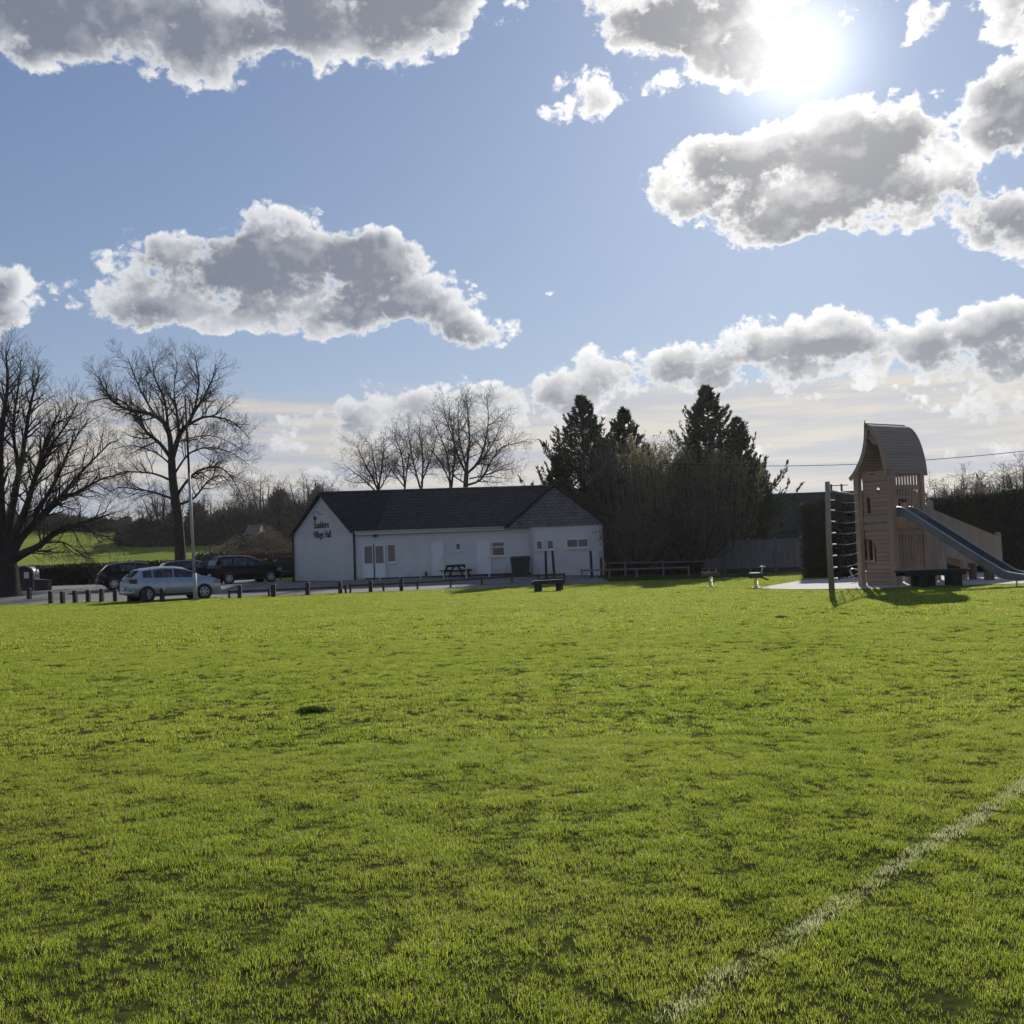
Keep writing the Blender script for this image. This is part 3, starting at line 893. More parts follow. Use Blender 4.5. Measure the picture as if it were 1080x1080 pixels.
eb.prism([(-0.14, 0.10), (-0.1, 0.02), (-0.02, -0.16), (0.1, -0.12), (0.17, 0.02), (0.12, 0.1), (0.0, 0.06), (-0.05, 0.17)], 0.0, 0.02, E, axis='z')
arc = [E @ Vector((0.14 + 0.26 * math.cos(a), 0.28 + 0.14 * math.sin(a), 0.01)) for a in [math.pi - i * math.pi / 9 for i in range(10)]]
eb.tube(arc, 0.014, 5)
eb.tube([E @ Vector((0.42, 0.22, .01)), E @ Vector((0.62, 0.25, .01)), E @ Vector((0.76, 0.21, .01))], 0.013, 5)
eb.build('sign_emblem', M['sign_black'], hall)
# ---------------------------------------------------------------- bare trees
class Wood:
    """fast collector of tapering limbs"""
    def __init__(s): s.V = []; s.F = []
    def limb(s, pts, rad, n):
        o = len(s.V)
        d = pts[1] - pts[0]; u = d.orthogonal().normalized()
        m = len(pts)
        for i in range(m):
            if i == m - 1: d = pts[i] - pts[i - 1]
            elif i == 0: d = pts[1] - pts[0]
            else: d = pts[i + 1] - pts[i - 1]
            if d.length < 1e-6: d = Vector((0, 0, 1))
            d = d.normalized(); u = u - d * u.dot(d)
            u = u.normalized() if u.length > 1e-4 else d.orthogonal().normalized()
            w = d.cross(u); p = pts[i]; r = rad[i]
            for k in range(n):
                a = 6.2832 * k / n; c_, s_ = math.cos(a) * r, math.sin(a) * r
                s.V.append((p.x + u.x * c_ + w.x * s_, p.y + u.y * c_ + w.y * s_, p.z + u.z * c_ + w.z * s_))
        for i in range(m - 1):
            for k in range(n):
                k2 = (k + 1) % n
                s.F.append((o + i * n + k, o + i * n + k2, o + (i + 1) * n + k2, o + (i + 1) * n + k))
    def build(s, name, m, parent=None, smooth=True):
        me = bpy.data.meshes.new(name); me.from_pydata(s.V, [], s.F)
        me.materials.append(m); me.polygons.foreach_set('use_smooth', [smooth] * len(s.F)); me.update()
        o = bpy.data.objects.new(name, me); COL.objects.link(o)
        if parent is not None: o.parent = parent
        return o

def rand_dir(rnd):
    a = rnd.uniform(0, 6.2832); z = rnd.uniform(-1, 1); q = math.sqrt(1 - z * z)
    return Vector((q * math.cos(a), q * math.sin(a), z))

def sprout(W_, tw, pts, rad, rnd, level, maxlevel, P):
    """side branches along a limb, and their side branches"""
    seg = [(pts[i + 1] - pts[i]).length for i in range(len(pts) - 1)]
    total = sum(seg)
    n = max(2, int(total / P['gap'][min(level, len(P['gap']) - 1)]))
    for j in range(n):
        t = P['start'] + (1 - P['start']) * (j + rnd.random()) / n if level == 0 else 0.15 + 0.85 * (j + rnd.random()) / n
        t = min(t, 0.995)
        L = t * total; i = 0
        while i < len(seg) - 1 and L > seg[i]: L -= seg[i]; i += 1
        f = L / max(seg[i], 1e-6)
        p = pts[i].lerp(pts[i + 1], min(f, 1)); r0 = rad[i] + (rad[i + 1] - rad[i]) * min(f, 1)
        d = (pts[i + 1] - pts[i]).normalized()
        side = rand_dir(rnd); side = (side - d * side.dot(d)).normalized()
        ang = R(rnd.uniform(*P['angle']))
        nd = (d * math.cos(ang) + side * math.sin(ang)).normalized()
        ln = P['len'][min(level, len(P['len']) - 1)] * rnd.uniform(0.55, 1.15) * (1.15 - 0.55 * t)
        grow(W_, tw, p, nd, ln, min(r0 * 0.62, P['rmax'][min(level, len(P['rmax']) - 1)]), rnd, level + 1, maxlevel, P)

def grow(W_, tw, p, d, ln, r, rnd, level, maxlevel, P):
    n = 5 if level <= 1 else (4 if level == 2 else 3)
    pts = [p.copy()]; rad = [r]; q = p.copy(); d = d.copy()
    for i in range(n):
        d = (d + rand_dir(rnd) * P['wander'] + Vector((0, 0, P['up'][min(level, len(P['up']) - 1)]))).normalized()
        q = q + d * (ln / n); pts.append(q.copy()); rad.append(max(P['rmin'], r * (1 - 0.85 * (i + 1) / n)))
    (W_ if level <= 1 else tw).limb(pts, rad, 5 if level <= 1 else 3)
    if level < maxlevel: sprout(W_, tw, pts, rad, rnd, level, maxlevel, P)

def smooth_path(pts, k=3):
    out = []
    for i in range(len(pts) - 1):
        p0 = pts[max(i - 1, 0)]; p1 = pts[i]; p2 = pts[i + 1]; p3 = pts[min(i + 2, len(pts) - 1)]
        for j in range(k):
            t = j / k
            out.append(0.5 * ((2 * p1) + (p2 - p0) * t + (2 * p0 - 5 * p1 + 4 * p2 - p3) * t * t + (3 * p1 - p0 - 3 * p2 + p3) * t ** 3))
    out.append(pts[-1]); return out

def drawn_tree(name, label, cat, group, base, limbs, Y, P, seed, levels=3, depth=0.5):
    """trunk and main limbs measured off the photograph, spread in depth; finer growth is grown on them"""
    rnd = random.Random(seed)
    bx = at(base[0], base[1], Y); root = Vector((bx.x, bx.y, H(bx.x, bx.y) - 0.1))
    t = thing(name, label, cat, root, 0, group)
    W_ = Wood(); tw = Wood()
    for k, (path, r0, r1, dy) in enumerate(limbs):
        pts = []
        m = len(path)
        for i, (px, py) in enumerate(path):
            q = at(px, py, Y + dy * (i / (m - 1)) ** 1.2 * depth)
            pts.append(q - root)
        if k == 0: pts[0].z = 0
        pts = smooth_path(pts)
        n = len(pts); rad = [r0 + (r1 - r0) * (i / (n - 1)) ** 0.8 for i in range(n)]
        if k == 0: rad[0] *= 1.35; rad[1] *= 1.1
        W_.limb(pts, rad, 9 if r0 > 0.2 else 7)
        if k > 0: sprout(W_, tw, pts, rad, rnd, 0, levels, P)
    W_.build('trunk', M['bark'], t); tw.build('crown', M['twig'], t)
    return t

PT = dict(gap=[0.30, 0.21, 0.15, 0.2], len=[2.5, 1.15, 0.55, 0.35], rmax=[0.07, 0.028, 0.013, 0.009], rmin=0.0055,
          start=0.18, angle=(25, 68), wander=0.24, up=[0, 0.12, 0.10, 0.08])
limbs2 = [
 ([(191.5, 596), (188.5, 557), (186, 533), (182.5, 508), (181, 484)], 0.42, 0.27, 0),
 ([(181, 486), (177.5, 453), (164, 439), (145, 434), (128, 429), (111, 412), (104, 396)], 0.22, 0.03, -3),
 ([(181, 484), (169, 468), (154, 455), (147, 441), (130, 424), (113, 420), (92, 424)], 0.17, 0.025, 3),
 ([(181, 486), (189.5, 458), (198, 448), (205, 434), (215, 419), (224, 400), (229, 388)], 0.22, 0.03, 2.5),
 ([(197, 449), (215, 440), (234, 441), (249, 448), (263, 462)], 0.12, 0.02, -3),
 ([(189, 457), (186, 431), (183.5, 412), (187, 382)], 0.12, 0.02, 4),
 ([(177.5, 455), (174, 424), (164, 400), (160, 378)], 0.12, 0.02, -4),
 ([(164, 439), (150, 415), (140, 392), (135, 378)], 0.09, 0.02, 2),
 ([(205, 434), (210, 405), (207, 385), (206, 376)], 0.09, 0.02, -2),
 ([(181, 507), (164, 500), (147, 498), (128, 498), (114, 508)], 0.10, 0.018, -3),
 ([(182, 526), (162, 519), (143, 516), (125, 514), (112, 522)], 0.10, 0.018, 3),
 ([(187, 522), (200, 504), (215, 494), (234, 494), (249, 511), (258, 530)], 0.12, 0.018, -3),
 ([(187, 533), (205, 525), (219, 508), (235, 502), (251, 523)], 0.11, 0.018, 3),
 ([(184, 500), (200, 478), (222, 472), (245, 478), (262, 490)], 0.09, 0.018, 3.5),
 ([(182, 492), (165, 478), (140, 470), (118, 474)], 0.08, 0.018, 4),
 ([(182, 490), (184, 470), (200, 462), (225, 460), (250, 470)], 0.07, 0.018, -5),
]
drawn_tree('bare_tree', 'tall leafless tree with a straight trunk behind the parked cars', 'tree', 'leafless trees round the car park',
           (191.5, 592), limbs2, 74.0, PT, 5)
P1T = dict(gap=[0.28, 0.21, 0.17, 0.2], len=[2.4, 1.15, 0.5, 0.35], rmax=[0.06, 0.024, 0.011, 0.008], rmin=0.0048,
           start=0.15, angle=(20, 62), wander=0.22, up=[0, 0.08, 0.06, 0.05])
limbs1 = [
 ([(6, 630), (6, 605), (4, 588), (2, 560)], 0.78, 0.55, 0),
 ([(10, 592), (24, 584), (42, 575), (64, 557), (92, 550), (119, 541)], 0.30, 0.03, -2),
 ([(12, 586), (22, 568), (40, 550), (56, 534), (83, 501), (117, 466)], 0.28, 0.03, 2),
 ([(10, 575), (26, 540), (36, 507), (50, 462), (64, 432)], 0.26, 0.03, -3),
 ([(8, 565), (16, 520), (24, 479), (33, 423), (42, 395)], 0.26, 0.03, 3),
 ([(2, 565), (0, 500), (2, 450), (8, 409), (6, 368)], 0.28, 0.03, 0),
 ([(0, 570), (-16, 520), (-30, 460), (-38, 400)], 0.28, 0.03, 2),
 ([(-4, 580), (-30, 550), (-60, 510), (-90, 470)], 0.28, 0.03, -2),
 ([(-2, 590), (-40, 575), (-70, 560), (-110, 552)], 0.26, 0.03, 1),
 ([(28, 560), (56, 530), (80, 520), (108, 505), (128, 500)], 0.14, 0.02, -4),
 ([(36, 545), (60, 505), (75, 470), (95, 440)], 0.14, 0.02, 4),
 ([(45, 573), (66, 572), (80, 580), (95, 590)], 0.06, 0.015, -2),
 ([(64, 557), (90, 560), (112, 566), (128, 572)], 0.07, 0.015, 2),
 ([(30, 525), (48, 480), (70, 448), (82, 425)], 0.12, 0.02, -5),
 ([(20, 500), (14, 450), (20, 405), (22, 380)], 0.12, 0.02, 5),
]
drawn_tree('bare_tree', 'massive leafless tree with a thick short trunk and spreading boughs at the left edge', 'tree',
           'leafless trees round the car park', (6, 630), limbs1, 55.0, P1T, 9)

def free_tree(name, label, cat, group, loc, h, seed, P, stems=1, fork=0.3, leaders=5, spread=0.5, levels=3, r=0.2, wood='bark', twig='twig', link=True, lean=0.0):
    rnd = random.Random(seed)
    t = thing(name, label, cat, loc, 0, group)
    W_ = Wood(); tw = Wood()
    for s_ in range(stems):
        a0 = rnd.uniform(0, 6.28)
        base = Vector((math.cos(a0), math.sin(a0), 0)) * (0.0 if stems == 1 else 0.12 * h * rnd.random() * spread)
        top = base + Vector((rnd.gauss(0, .03) * h + lean * h * fork, rnd.gauss(0, .03) * h, h * fork))
        if stems > 1: top += Vector((math.cos(a0), math.sin(a0), 0)) * h * fork * 0.35 * spread
        tp = smooth_path([base, base.lerp(top, .5) + rand_dir(rnd) * .02 * h, top])
        rr = r / math.sqrt(stems)
        rad = [rr * (1 - 0.3 * i / (len(tp) - 1)) for i in range(len(tp))]; rad[0] *= 1.3
        W_.limb(tp, rad, 7)
        nl = max(2, int(leaders / (1 if stems == 1 else 1.6)))
        for k in range(nl):
            a = 6.2832 * (k + rnd.uniform(-.3, .3)) / nl + a0
            out = spread * rnd.uniform(0.35, 1.0) if k else spread * 0.12
            st = tp[-1] if rnd.random() < 0.6 else tp[max(1, len(tp) - 3)]
            hh = h * (1 - fork) * rnd.uniform(0.8, 1.0) * (1 - 0.45 * out * out)
            v = Vector((math.cos(a) * out, math.sin(a) * out, 0)) * h * 0.62
            m1 = st + v * 0.62 + Vector((0, 0, hh * 0.36)) + rand_dir(rnd) * .03 * h
            e = st + v * rnd.uniform(.85, 1.05) + Vector((0, 0, hh))
            lp = smooth_path([st, m1, e], 4)
            W_.limb(lp, [rr * 0.55 * (1 - 0.9 * i / (len(lp) - 1)) + 0.008 for i in range(len(lp))], 6)
            sprout(W_, tw, lp, [rr * 0.5 * (1 - 0.9 * i / (len(lp) - 1)) + 0.008 for i in range(len(lp))], rnd, 0, levels, P)
    W_.build('trunk', M[wood], t); tw.build('crown', M[twig], t)
    return t

PB = dict(gap=[0.25, 0.20, 0.17], len=[2.1, 1.0, 0.5], rmax=[0.045, 0.02, 0.011], rmin=0.006, start=0.12, angle=(28, 72), wander=0.26, up=[0, 0.06, 0.04, 0.03])
# the row of bare trees behind the hall
G3 = 'leafless trees behind the hall'
drawn_tree('bare_tree', 'tallest leafless tree above the hall roof, widely spread to the right', 'tree', G3, (491, 596), [
 ([(491, 600), (491, 540), (491, 514), (492, 498)], .24, .17, 0),
 ([(492, 498), (494, 475), (495, 461), (493, 432), (491, 416)], .13, .015, -1),
 ([(492, 500), (482, 478), (476, 458), (470, 440), (468, 428)], .10, .015, 2),
 ([(492, 494), (486, 470), (483, 450), (484, 424)], .09, .015, -3),
 ([(492, 500), (505, 486), (513, 461), (515, 437), (513, 416)], .11, .015, 2),
 ([(491, 512), (507, 506), (517, 488), (529, 472), (543, 468), (554, 465)], .10, .012, -2),
 ([(498, 495), (512, 480), (523, 461), (530, 441)], .09, .012, 3),
 ([(491, 510), (476, 500), (466, 488), (458, 478)], .07, .012, -2),
 ([(495, 505), (515, 500), (530, 492), (541, 488)], .06, .012, 2)], 76, PB, 41)
drawn_tree('bare_tree', 'leafless tree immediately left of the tallest one behind the hall', 'tree', G3, (475, 596), [
 ([(476, 600), (476, 540), (475, 514)], .18, .12, 0),
 ([(475, 514), (472, 482), (463, 457), (455, 440)], .10, .012, -2),
 ([(476, 514), (480, 475), (476, 450), (474, 432)], .10, .012, 2),
 ([(475, 510), (466, 490), (455, 475), (448, 462)], .07, .012, 1)], 79, PB, 42)
drawn_tree('bare_tree', 'slim leafless tree in the middle of the row behind the hall roof', 'tree', G3, (444, 596), [
 ([(444, 600), (444, 540), (444, 514)], .17, .12, 0),
 ([(445, 514), (446, 481), (442, 455), (444, 446)], .09, .012, -2),
 ([(443, 514), (436, 488), (431, 461), (428, 452)], .09, .012, 2),
 ([(444, 510), (452, 490), (458, 470), (462, 456)], .07, .012, 2)], 81, PB, 43)
drawn_tree('bare_tree', 'leafless tree, second from the left behind the hall roof', 'tree', G3, (427, 596), [
 ([(428, 600), (428, 540), (427, 516)], .16, .11, 0),
 ([(427, 516), (424, 482), (417, 461), (416, 455)], .08, .012, -2),
 ([(427, 516), (430, 490), (434, 472), (433, 462)], .07, .012, 2),
 ([(427, 514), (416, 500), (408, 488), (404, 478)], .06, .012, 2)], 82, PB, 44)
drawn_tree('bare_tree', 'low spreading leafless tree at the left end of the row behind the hall', 'tree', G3, (399, 596), [
 ([(399, 600), (399, 545), (399, 518)], .18, .13, 0),
 ([(399, 518), (390, 498), (381, 482), (376, 468)], .09, .012, -2),
 ([(399, 518), (403, 490), (405, 471), (404, 462)], .09, .012, 2),
 ([(398, 520), (384, 506), (372, 497), (362, 489)], .08, .012, 2),
 ([(399, 516), (396, 495), (393, 478), (392, 466)], .07, .012, -3),
 ([(399, 518), (410, 500), (416, 488), (420, 478)], .06, .012, 1)], 83, PB, 45)

# ---------------------------------------------------------------- leaf bodies
class Leaves:
    def __init__(s): s.c = []; s.v = []
    def add(s, p, d, ln, wd):
        """one spray: narrow kite from p along d"""
        s.c.append((p, d, ln, wd))
    def build(s, name, m, parent, rnd):
        V = []; F = []
        for (p, d, ln, wd) in s.c:
            sd = d.cross(rand_dir(rnd)); 
            if sd.length < 1e-3: sd = d.orthogonal()
            sd = sd.normalized() * wd * .5
            o = len(V); q = p + d * ln * .45
            V += [tuple(p), tuple(q + sd), tuple(p + d * ln), tuple(q - sd)]; F.append((o, o + 1, o + 2, o + 3))
        me = bpy.data.meshes.new(name); me.from_pydata(V, [], F); me.materials.append(m); me.update()
        o = bpy.data.objects.new(name, me); COL.objects.link(o); o.parent = parent
        return o
M['cypress'] = leafmat('cypress_foliage', (0.030, 0.042, 0.018), (0.055, 0.065, 0.028), 0.12, 0.75)
M['hedge_leaf'] = leafmat('dark_hedge_leaf', (0.020, 0.026, 0.012), (0.045, 0.050, 0.024), 0.10, 0.65)
M['spring_leaf'] = leafmat('young_spring_leaf', (0.20, 0.21, 0.10), (0.28, 0.26, 0.14), 0.6, 0.6)
M['brown_leaf'] = leafmat('brown_hedge_twigs', (0.14, 0.10, 0.075), (0.09, 0.072, 0.05), 0.2, 0.8)
M['green_leaf'] = leafmat('bright_bush_leaf', (0.12, 0.17, 0.03), (0.09, 0.13, 0.03), 0.45, 0.6)

def cypress(name, label, loc, h, w, seed, nb=230, tips=None, skew=0.0, spray=0.27):
    """dark conifer with boughs that sweep out and turn up; tips: side leaders"""
    rnd = random.Random(seed)
    t = thing(name, label, 'tree', loc, 0, 'dark conifers beside the hall')
    W_ = Wood(); lv = Leaves()
    leaders = [((0, 0), h, 1.0)] + (tips or [])
    for (ox, oy), hh, k in leaders:
        e = Vector((ox * 0.9 + skew * hh * .1, oy, hh)); b = Vector((ox * .25, oy * .25, 0))
        path = smooth_path([b, Vector((ox * .75, oy * .75, hh * .45)), e])
        W_.limb(path, [0.20 * k * (1 - .93 * i / (len(path) - 1)) for i in range(len(path))], 7)
        n = int(nb * k)
        for j in range(n):
            f = (j + rnd.random()) / n; z = hh * (0.06 + 0.93 * f)
            i = min(int(f * (len(path) - 1)), len(path) - 2)
            c = path[i].lerp(path[i + 1], f * (len(path) - 1) - i); c = Vector((c.x, c.y, z))
            L = w * k * ((1 - f) ** 0.95 * (1.02 if f > .15 else 0.8 + f) + 0.022) * rnd.choice((0.55, 0.7, 0.8, 0.85, 0.95, 1.2))
            a = rnd.uniform(0, 6.2832); o2 = Vector((math.cos(a), math.sin(a), 0))
            up_ = rnd.uniform(.6, 1.15)
            bp = [c, c + o2 * L * .5 + Vector((0, 0, L * .16 * up_)), c + o2 * L * .85 + Vector((0, 0, L * .36 * up_)), c + o2 * L * 1.02 + Vector((0, 0, L * .66 * up_))]
            bp = smooth_path(bp, 2)
            W_.limb(bp, [0.035 * (1 - .8 * q / (len(bp) - 1)) for q in range(len(bp))], 3)
            ns = int(20 + 62 * L / max(w, .1))
            for q in range(ns):
                u = 0.12 + 0.88 * rnd.random() ** 0.75; x = u * (len(bp) - 1); ii = min(int(x), len(bp) - 2)
                p = bp[ii].lerp(bp[ii + 1], x - ii); d = (bp[ii + 1] - bp[ii]).normalized()
                off = rand_dir(rnd) * (0.03 + 0.15 * (1 - u) * L * .5); off.z *= 0.7
                dd = (d * 1.0 + rand_dir(rnd) * 0.62 + Vector((0, 0, -0.08 if u < .7 else .25))).normalized()
                lv.add(p + off, dd, spray * rnd.uniform(.6, 1.4), spray * .30)
    W_.build('trunk', M['bark'], t); lv.build('crown', M['cypress'], t, rnd)
    return t
def gp(px, Y): 
    p = at(px, 580, Y); return (p.x, Y, H(p.x, Y) - .05)
def hgt(px, py, Y): return at(px, py, Y).z - H(0, 0)
cypress('conifer', 'dark conifer directly right of the hall roof, left one of the pair', gp(619, 66), hgt(623, 419, 66), 4.5, 3, 520, tips=[((-1.9, 0.3), 7.6, .55), ((1.4, -.3), 8.6, .5)])
cypress('conifer', 'dark conifer right of the hall roof, shorter right one of the pair', gp(664, 67), hgt(662, 431, 67), 3.9, 8, 440, tips=[((1.5, 0.2), 8.4, .5), ((-1.2, 0.4), 7.8, .5)])
cypress('conifer', 'tallest dark conifer with ragged upswept boughs, left of the power line', gp(757, 64), hgt(750, 407, 64), 4.8, 14, 520, tips=[((2.1, .2), 9.6, .62), ((-1.2, -.4), 8.6, .45), ((3.2, -.3), 6.6, .5)], skew=-.3)

M['shrub_twig'] = speckled('brown_shrub_twigs', (0.26, 0.20, 0.155), (0.16, 0.125, 0.10), 2, 0.9, bstr=0)
PS = dict(gap=[0.24, 0.19, 0.25], len=[1.5, 0.75, 0.4], rmax=[0.03, 0.013, 0.008], rmin=0.006, start=0.08, angle=(15, 42), wander=0.22, up=[0, 0.12, 0.10, 0.08])
def leafy_shrub(label, px, Y, ytop, seed, sp, leafk, width_m, leafmat_='spring_leaf'):
    p = gp(px, Y); h = at(px, ytop, Y).z - p[2]
    t = free_tree('shrub_tree', label, 'tree', 'twiggy trees between the hall and the fence', p, h, seed, PS, stems=6, fork=0.16, leaders=9, spread=sp, levels=2, r=0.16, twig='shrub_twig')
    rnd = random.Random(seed + 100)
    tw = kids(t)[1] if 'crown' in kids(t)[1].name else kids(t)[0]
    vv = tw.data.vertices; lv = Leaves()
    n = len(vv)
    for k in range(int(leafk)):
        v = vv[rnd.randrange(n)].co
        if rnd.random() > 0.25 + 0.75 * min(1, v.z / h): continue
        lv.add(v.copy() + rand_dir(rnd) * .08, (rand_dir(rnd) + Vector((0, 0, .4))).normalized(), rnd.uniform(.08, .15), .07)
    lv.build('leaves', M[leafmat_], t, rnd)
    return t
leafy_shrub('brown twiggy tree hiding the right end of the hall', 655, 62, 470, 61, .55, 9000, 5, 'brown_leaf')
leafy_shrub('twiggy tree with pale young leaves at its top, below the conifer pair', 695, 60, 462, 62, .50, 17000, 4)
leafy_shrub('broad twiggy tree with a few leaves in front of the tallest conifer', 733, 60, 474, 63, .50, 15000, 4)
leafy_shrub('twiggy tree with sparse leaves beside the grey fence', 772, 60.5, 486, 64, .50, 13000, 4)
leafy_shrub('low brown shrubby tree at the foot of the twiggy trees', 676, 58.5, 545, 65, .9, 9000, 4, 'brown_leaf')
leafy_shrub('low dense shrubby tree at the end of the grey fence', 735, 59, 520, 66, .8, 12000, 4, 'brown_leaf')
leafy_shrub('wide low shrub behind the knee rail right of the hall', 705, 59, 548, 67, 1.0, 14000, 4, 'hedge_leaf')

# ---------------------------------------------------------------- hedges
def hedge(name, label, a, b, width, h0, h1, n, leaf, material='hedge_leaf', seed=1, rough=0.12, group=None, core=True):
    """clipped hedge from a to b: twiggy dark inside wrapped in leaves"""
    rnd = random.Random(seed)
    a = Vector((a[0], a[1], 0)); b = Vector((b[0], b[1], 0)); d = b - a; L = d.length; d.normalize(); s_ = Vector((-d.y, d.x, 0))
    t = thing(name, label, 'hedge', (a.x, a.y, H(a.x, a.y)), 0, group)
    z0 = H(a.x, a.y)
    cb = MB(); K = max(2, int(L / 1.0))
    rows = []
    for i in range(K + 1):
        f = i / K; p = d * (L * f); z = H(a.x + p.x, a.y + p.y) - z0; hh = h0 + (h1 - h0) * f
        w = width / 2 - .12
        rows.append([tuple(p + s_ * sx * w + Vector((0, 0, zz))) for sx, zz in ((-1, z - .3), (-1, z + hh - .12), (1, z + hh - .12), (1, z - .3))])
    for i in range(K):
        A, B = rows[i], rows[i + 1]
        cb.add(A + B, [(k, k + 1, k + 5, k + 4) for k in range(3)])
    cb.add(rows[0], [(0, 1, 2, 3)]); cb.add(rows[-1], [(3, 2, 1, 0)])
    cb.build('inner_twigs', M['hedge_leaf'], t)
    lv = Leaves()
    for k in range(n):
        f = rnd.random(); x = L * f
        hh = (h0 + (h1 - h0) * f) * (1 + rough * .5 * fnoise(x, 0, .7, seed) + rough * .25 * fnoise(x, 0, 3.1, seed))
        r = rnd.random(); side = width + 2 * hh
        if r < .62: sx = -1; z = rnd.random() * hh; o = s_ * (-1) * width / 2
        elif r < .9: o = s_ * rnd.uniform(-1, 1) * width / 2; z = hh
        elif r < .95: o = s_ * width / 2; z = rnd.random() * hh
        else: o = s_ * rnd.uniform(-1, 1) * width / 2; z = rnd.random() * hh; x = rnd.choice((0, L))
        if a.y > b.y + 100: pass
        p = d * x + o; g = H(a.x + p.x, a.y + p.y) - z0
        q = p + Vector((0, 0, z + g)) + rand_dir(rnd) * rough * 1.0
        lv.add(q, (rand_dir(rnd) + Vector((0, 0, .5))).normalized(), leaf * rnd.uniform(.6, 1.4), leaf * .55)
    lv.build('foliage', M[material], t, rnd)
    return t
def g2(px, Y): p = at(px, 580, Y); return (p.x, Y)
hedge('hedge', 'long low dark clipped hedge along the back of the car park', g2(-60, 84), g2(222, 82), 1.4, 1.45, 1.5, 26000, .16, seed=2)
hedge('hedge', 'low dark hedge right of the tall bare trunk, behind the black people carrier', g2(222, 82), g2(330, 80), 1.3, 1.25, 1.4, 9000, .16, seed=3)
hedge('hedge', 'scruffy brown hedge above the parked cars, left of the hall', g2(245, 92), g2(335, 92), 1.6, 1.9, 2.0, 9000, .2, 'brown_leaf', seed=4, rough=.3)
hedge('hedge', 'dark hedge with a squared left end, partway up the green slope', g2(212, 118), g2(300, 112), 2.0, 1.5, 2.0, 9000, .26, seed=5, rough=.25)
hedge('hedge', 'tall square dark hedge behind the climbing net', g2(847, 46.5), g2(948, 45.6), 1.6, 3.25, 3.3, 24000, .10, seed=6, rough=.09)
hedge('hedge', 'tall dark hedge right of the play tower, running off the right edge', g2(984, 47), g2(1190, 44), 1.8, 3.3, 3.45, 42000, .10, seed=7, rough=.12)
hedge('hedge', 'dark undergrowth hedge filling in beneath the twiggy trees', g2(640, 63.5), g2(742, 62.5), 2.0, 2.6, 2.2, 14000, .14, seed=8, rough=.5)
# ---------------------------------------------------------------- cars
def carpaint(name, c, metal=0.0, rough=0.32, coat=0.4):
    def fn(T):
        tc = T.new('ShaderNodeTexCoord'); n = T.noise(tc.outputs['Object'], 3.0, 4, 0.6)
        cc = T.mix(T.smooth(n.outputs[0], 0.3, 0.7), (*c, 1), (c[0] * .8, c[1] * .8, c[2] * .78, 1))
        return principled(T, cc, T.math('MULTIPLY_ADD', n.outputs[0], 0.15, rough - .07), metal, coat=coat, spec=.5 if c[0] > .1 else .15)
    return mat(name, fn)
M['silver'] = carpaint('silver_blue_paint', (0.38, 0.44, 0.51), 0.35, 0.32, 0.8)
M['blackcar'] = carpaint('black_car_paint', (0.006, 0.006, 0.007), 0.0, 0.35, 0.1)
M['darkblue'] = carpaint('dark_car_paint', (0.008, 0.009, 0.012), 0.0, 0.35, 0.1)
def cglass(T):
    tc = T.new('ShaderNodeTexCoord'); n = T.noise(tc.outputs['Object'], 4.5, 3, 0.6)
    c = T.mix(T.smooth(n.outputs[0], 0.50, 0.66), (0.012, 0.014, 0.018, 1), (0.10, 0.12, 0.15, 1))
    return principled(T, c, 0.05, spec=0.8)
M['car_glass'] = mat('car_glass', cglass)
M['lamp_red'] = speckled('red_lamp_plastic', (0.10, 0.012, 0.012), (0.06, 0.02, 0.02), 12, 0.25, bstr=0)
M['lamp_clear'] = speckled('clear_lamp_plastic', (0.30, 0.31, 0.32), (0.20, 0.21, 0.22), 12, 0.3, bstr=0)
M['alloy'] = speckled('alloy_wheel', (0.48, 0.49, 0.50), (0.36, 0.37, 0.38), 12, 0.4, metal=0.7, bstr=0)

def interp(tab, x):
    if x <= tab[0][0]: return tab[0][1]
    for (a, va), (b, vb) in zip(tab, tab[1:]):
        if x <= b: 
            t = (x - a) / (b - a); return va + (vb - va) * t
    return tab[-1][1]

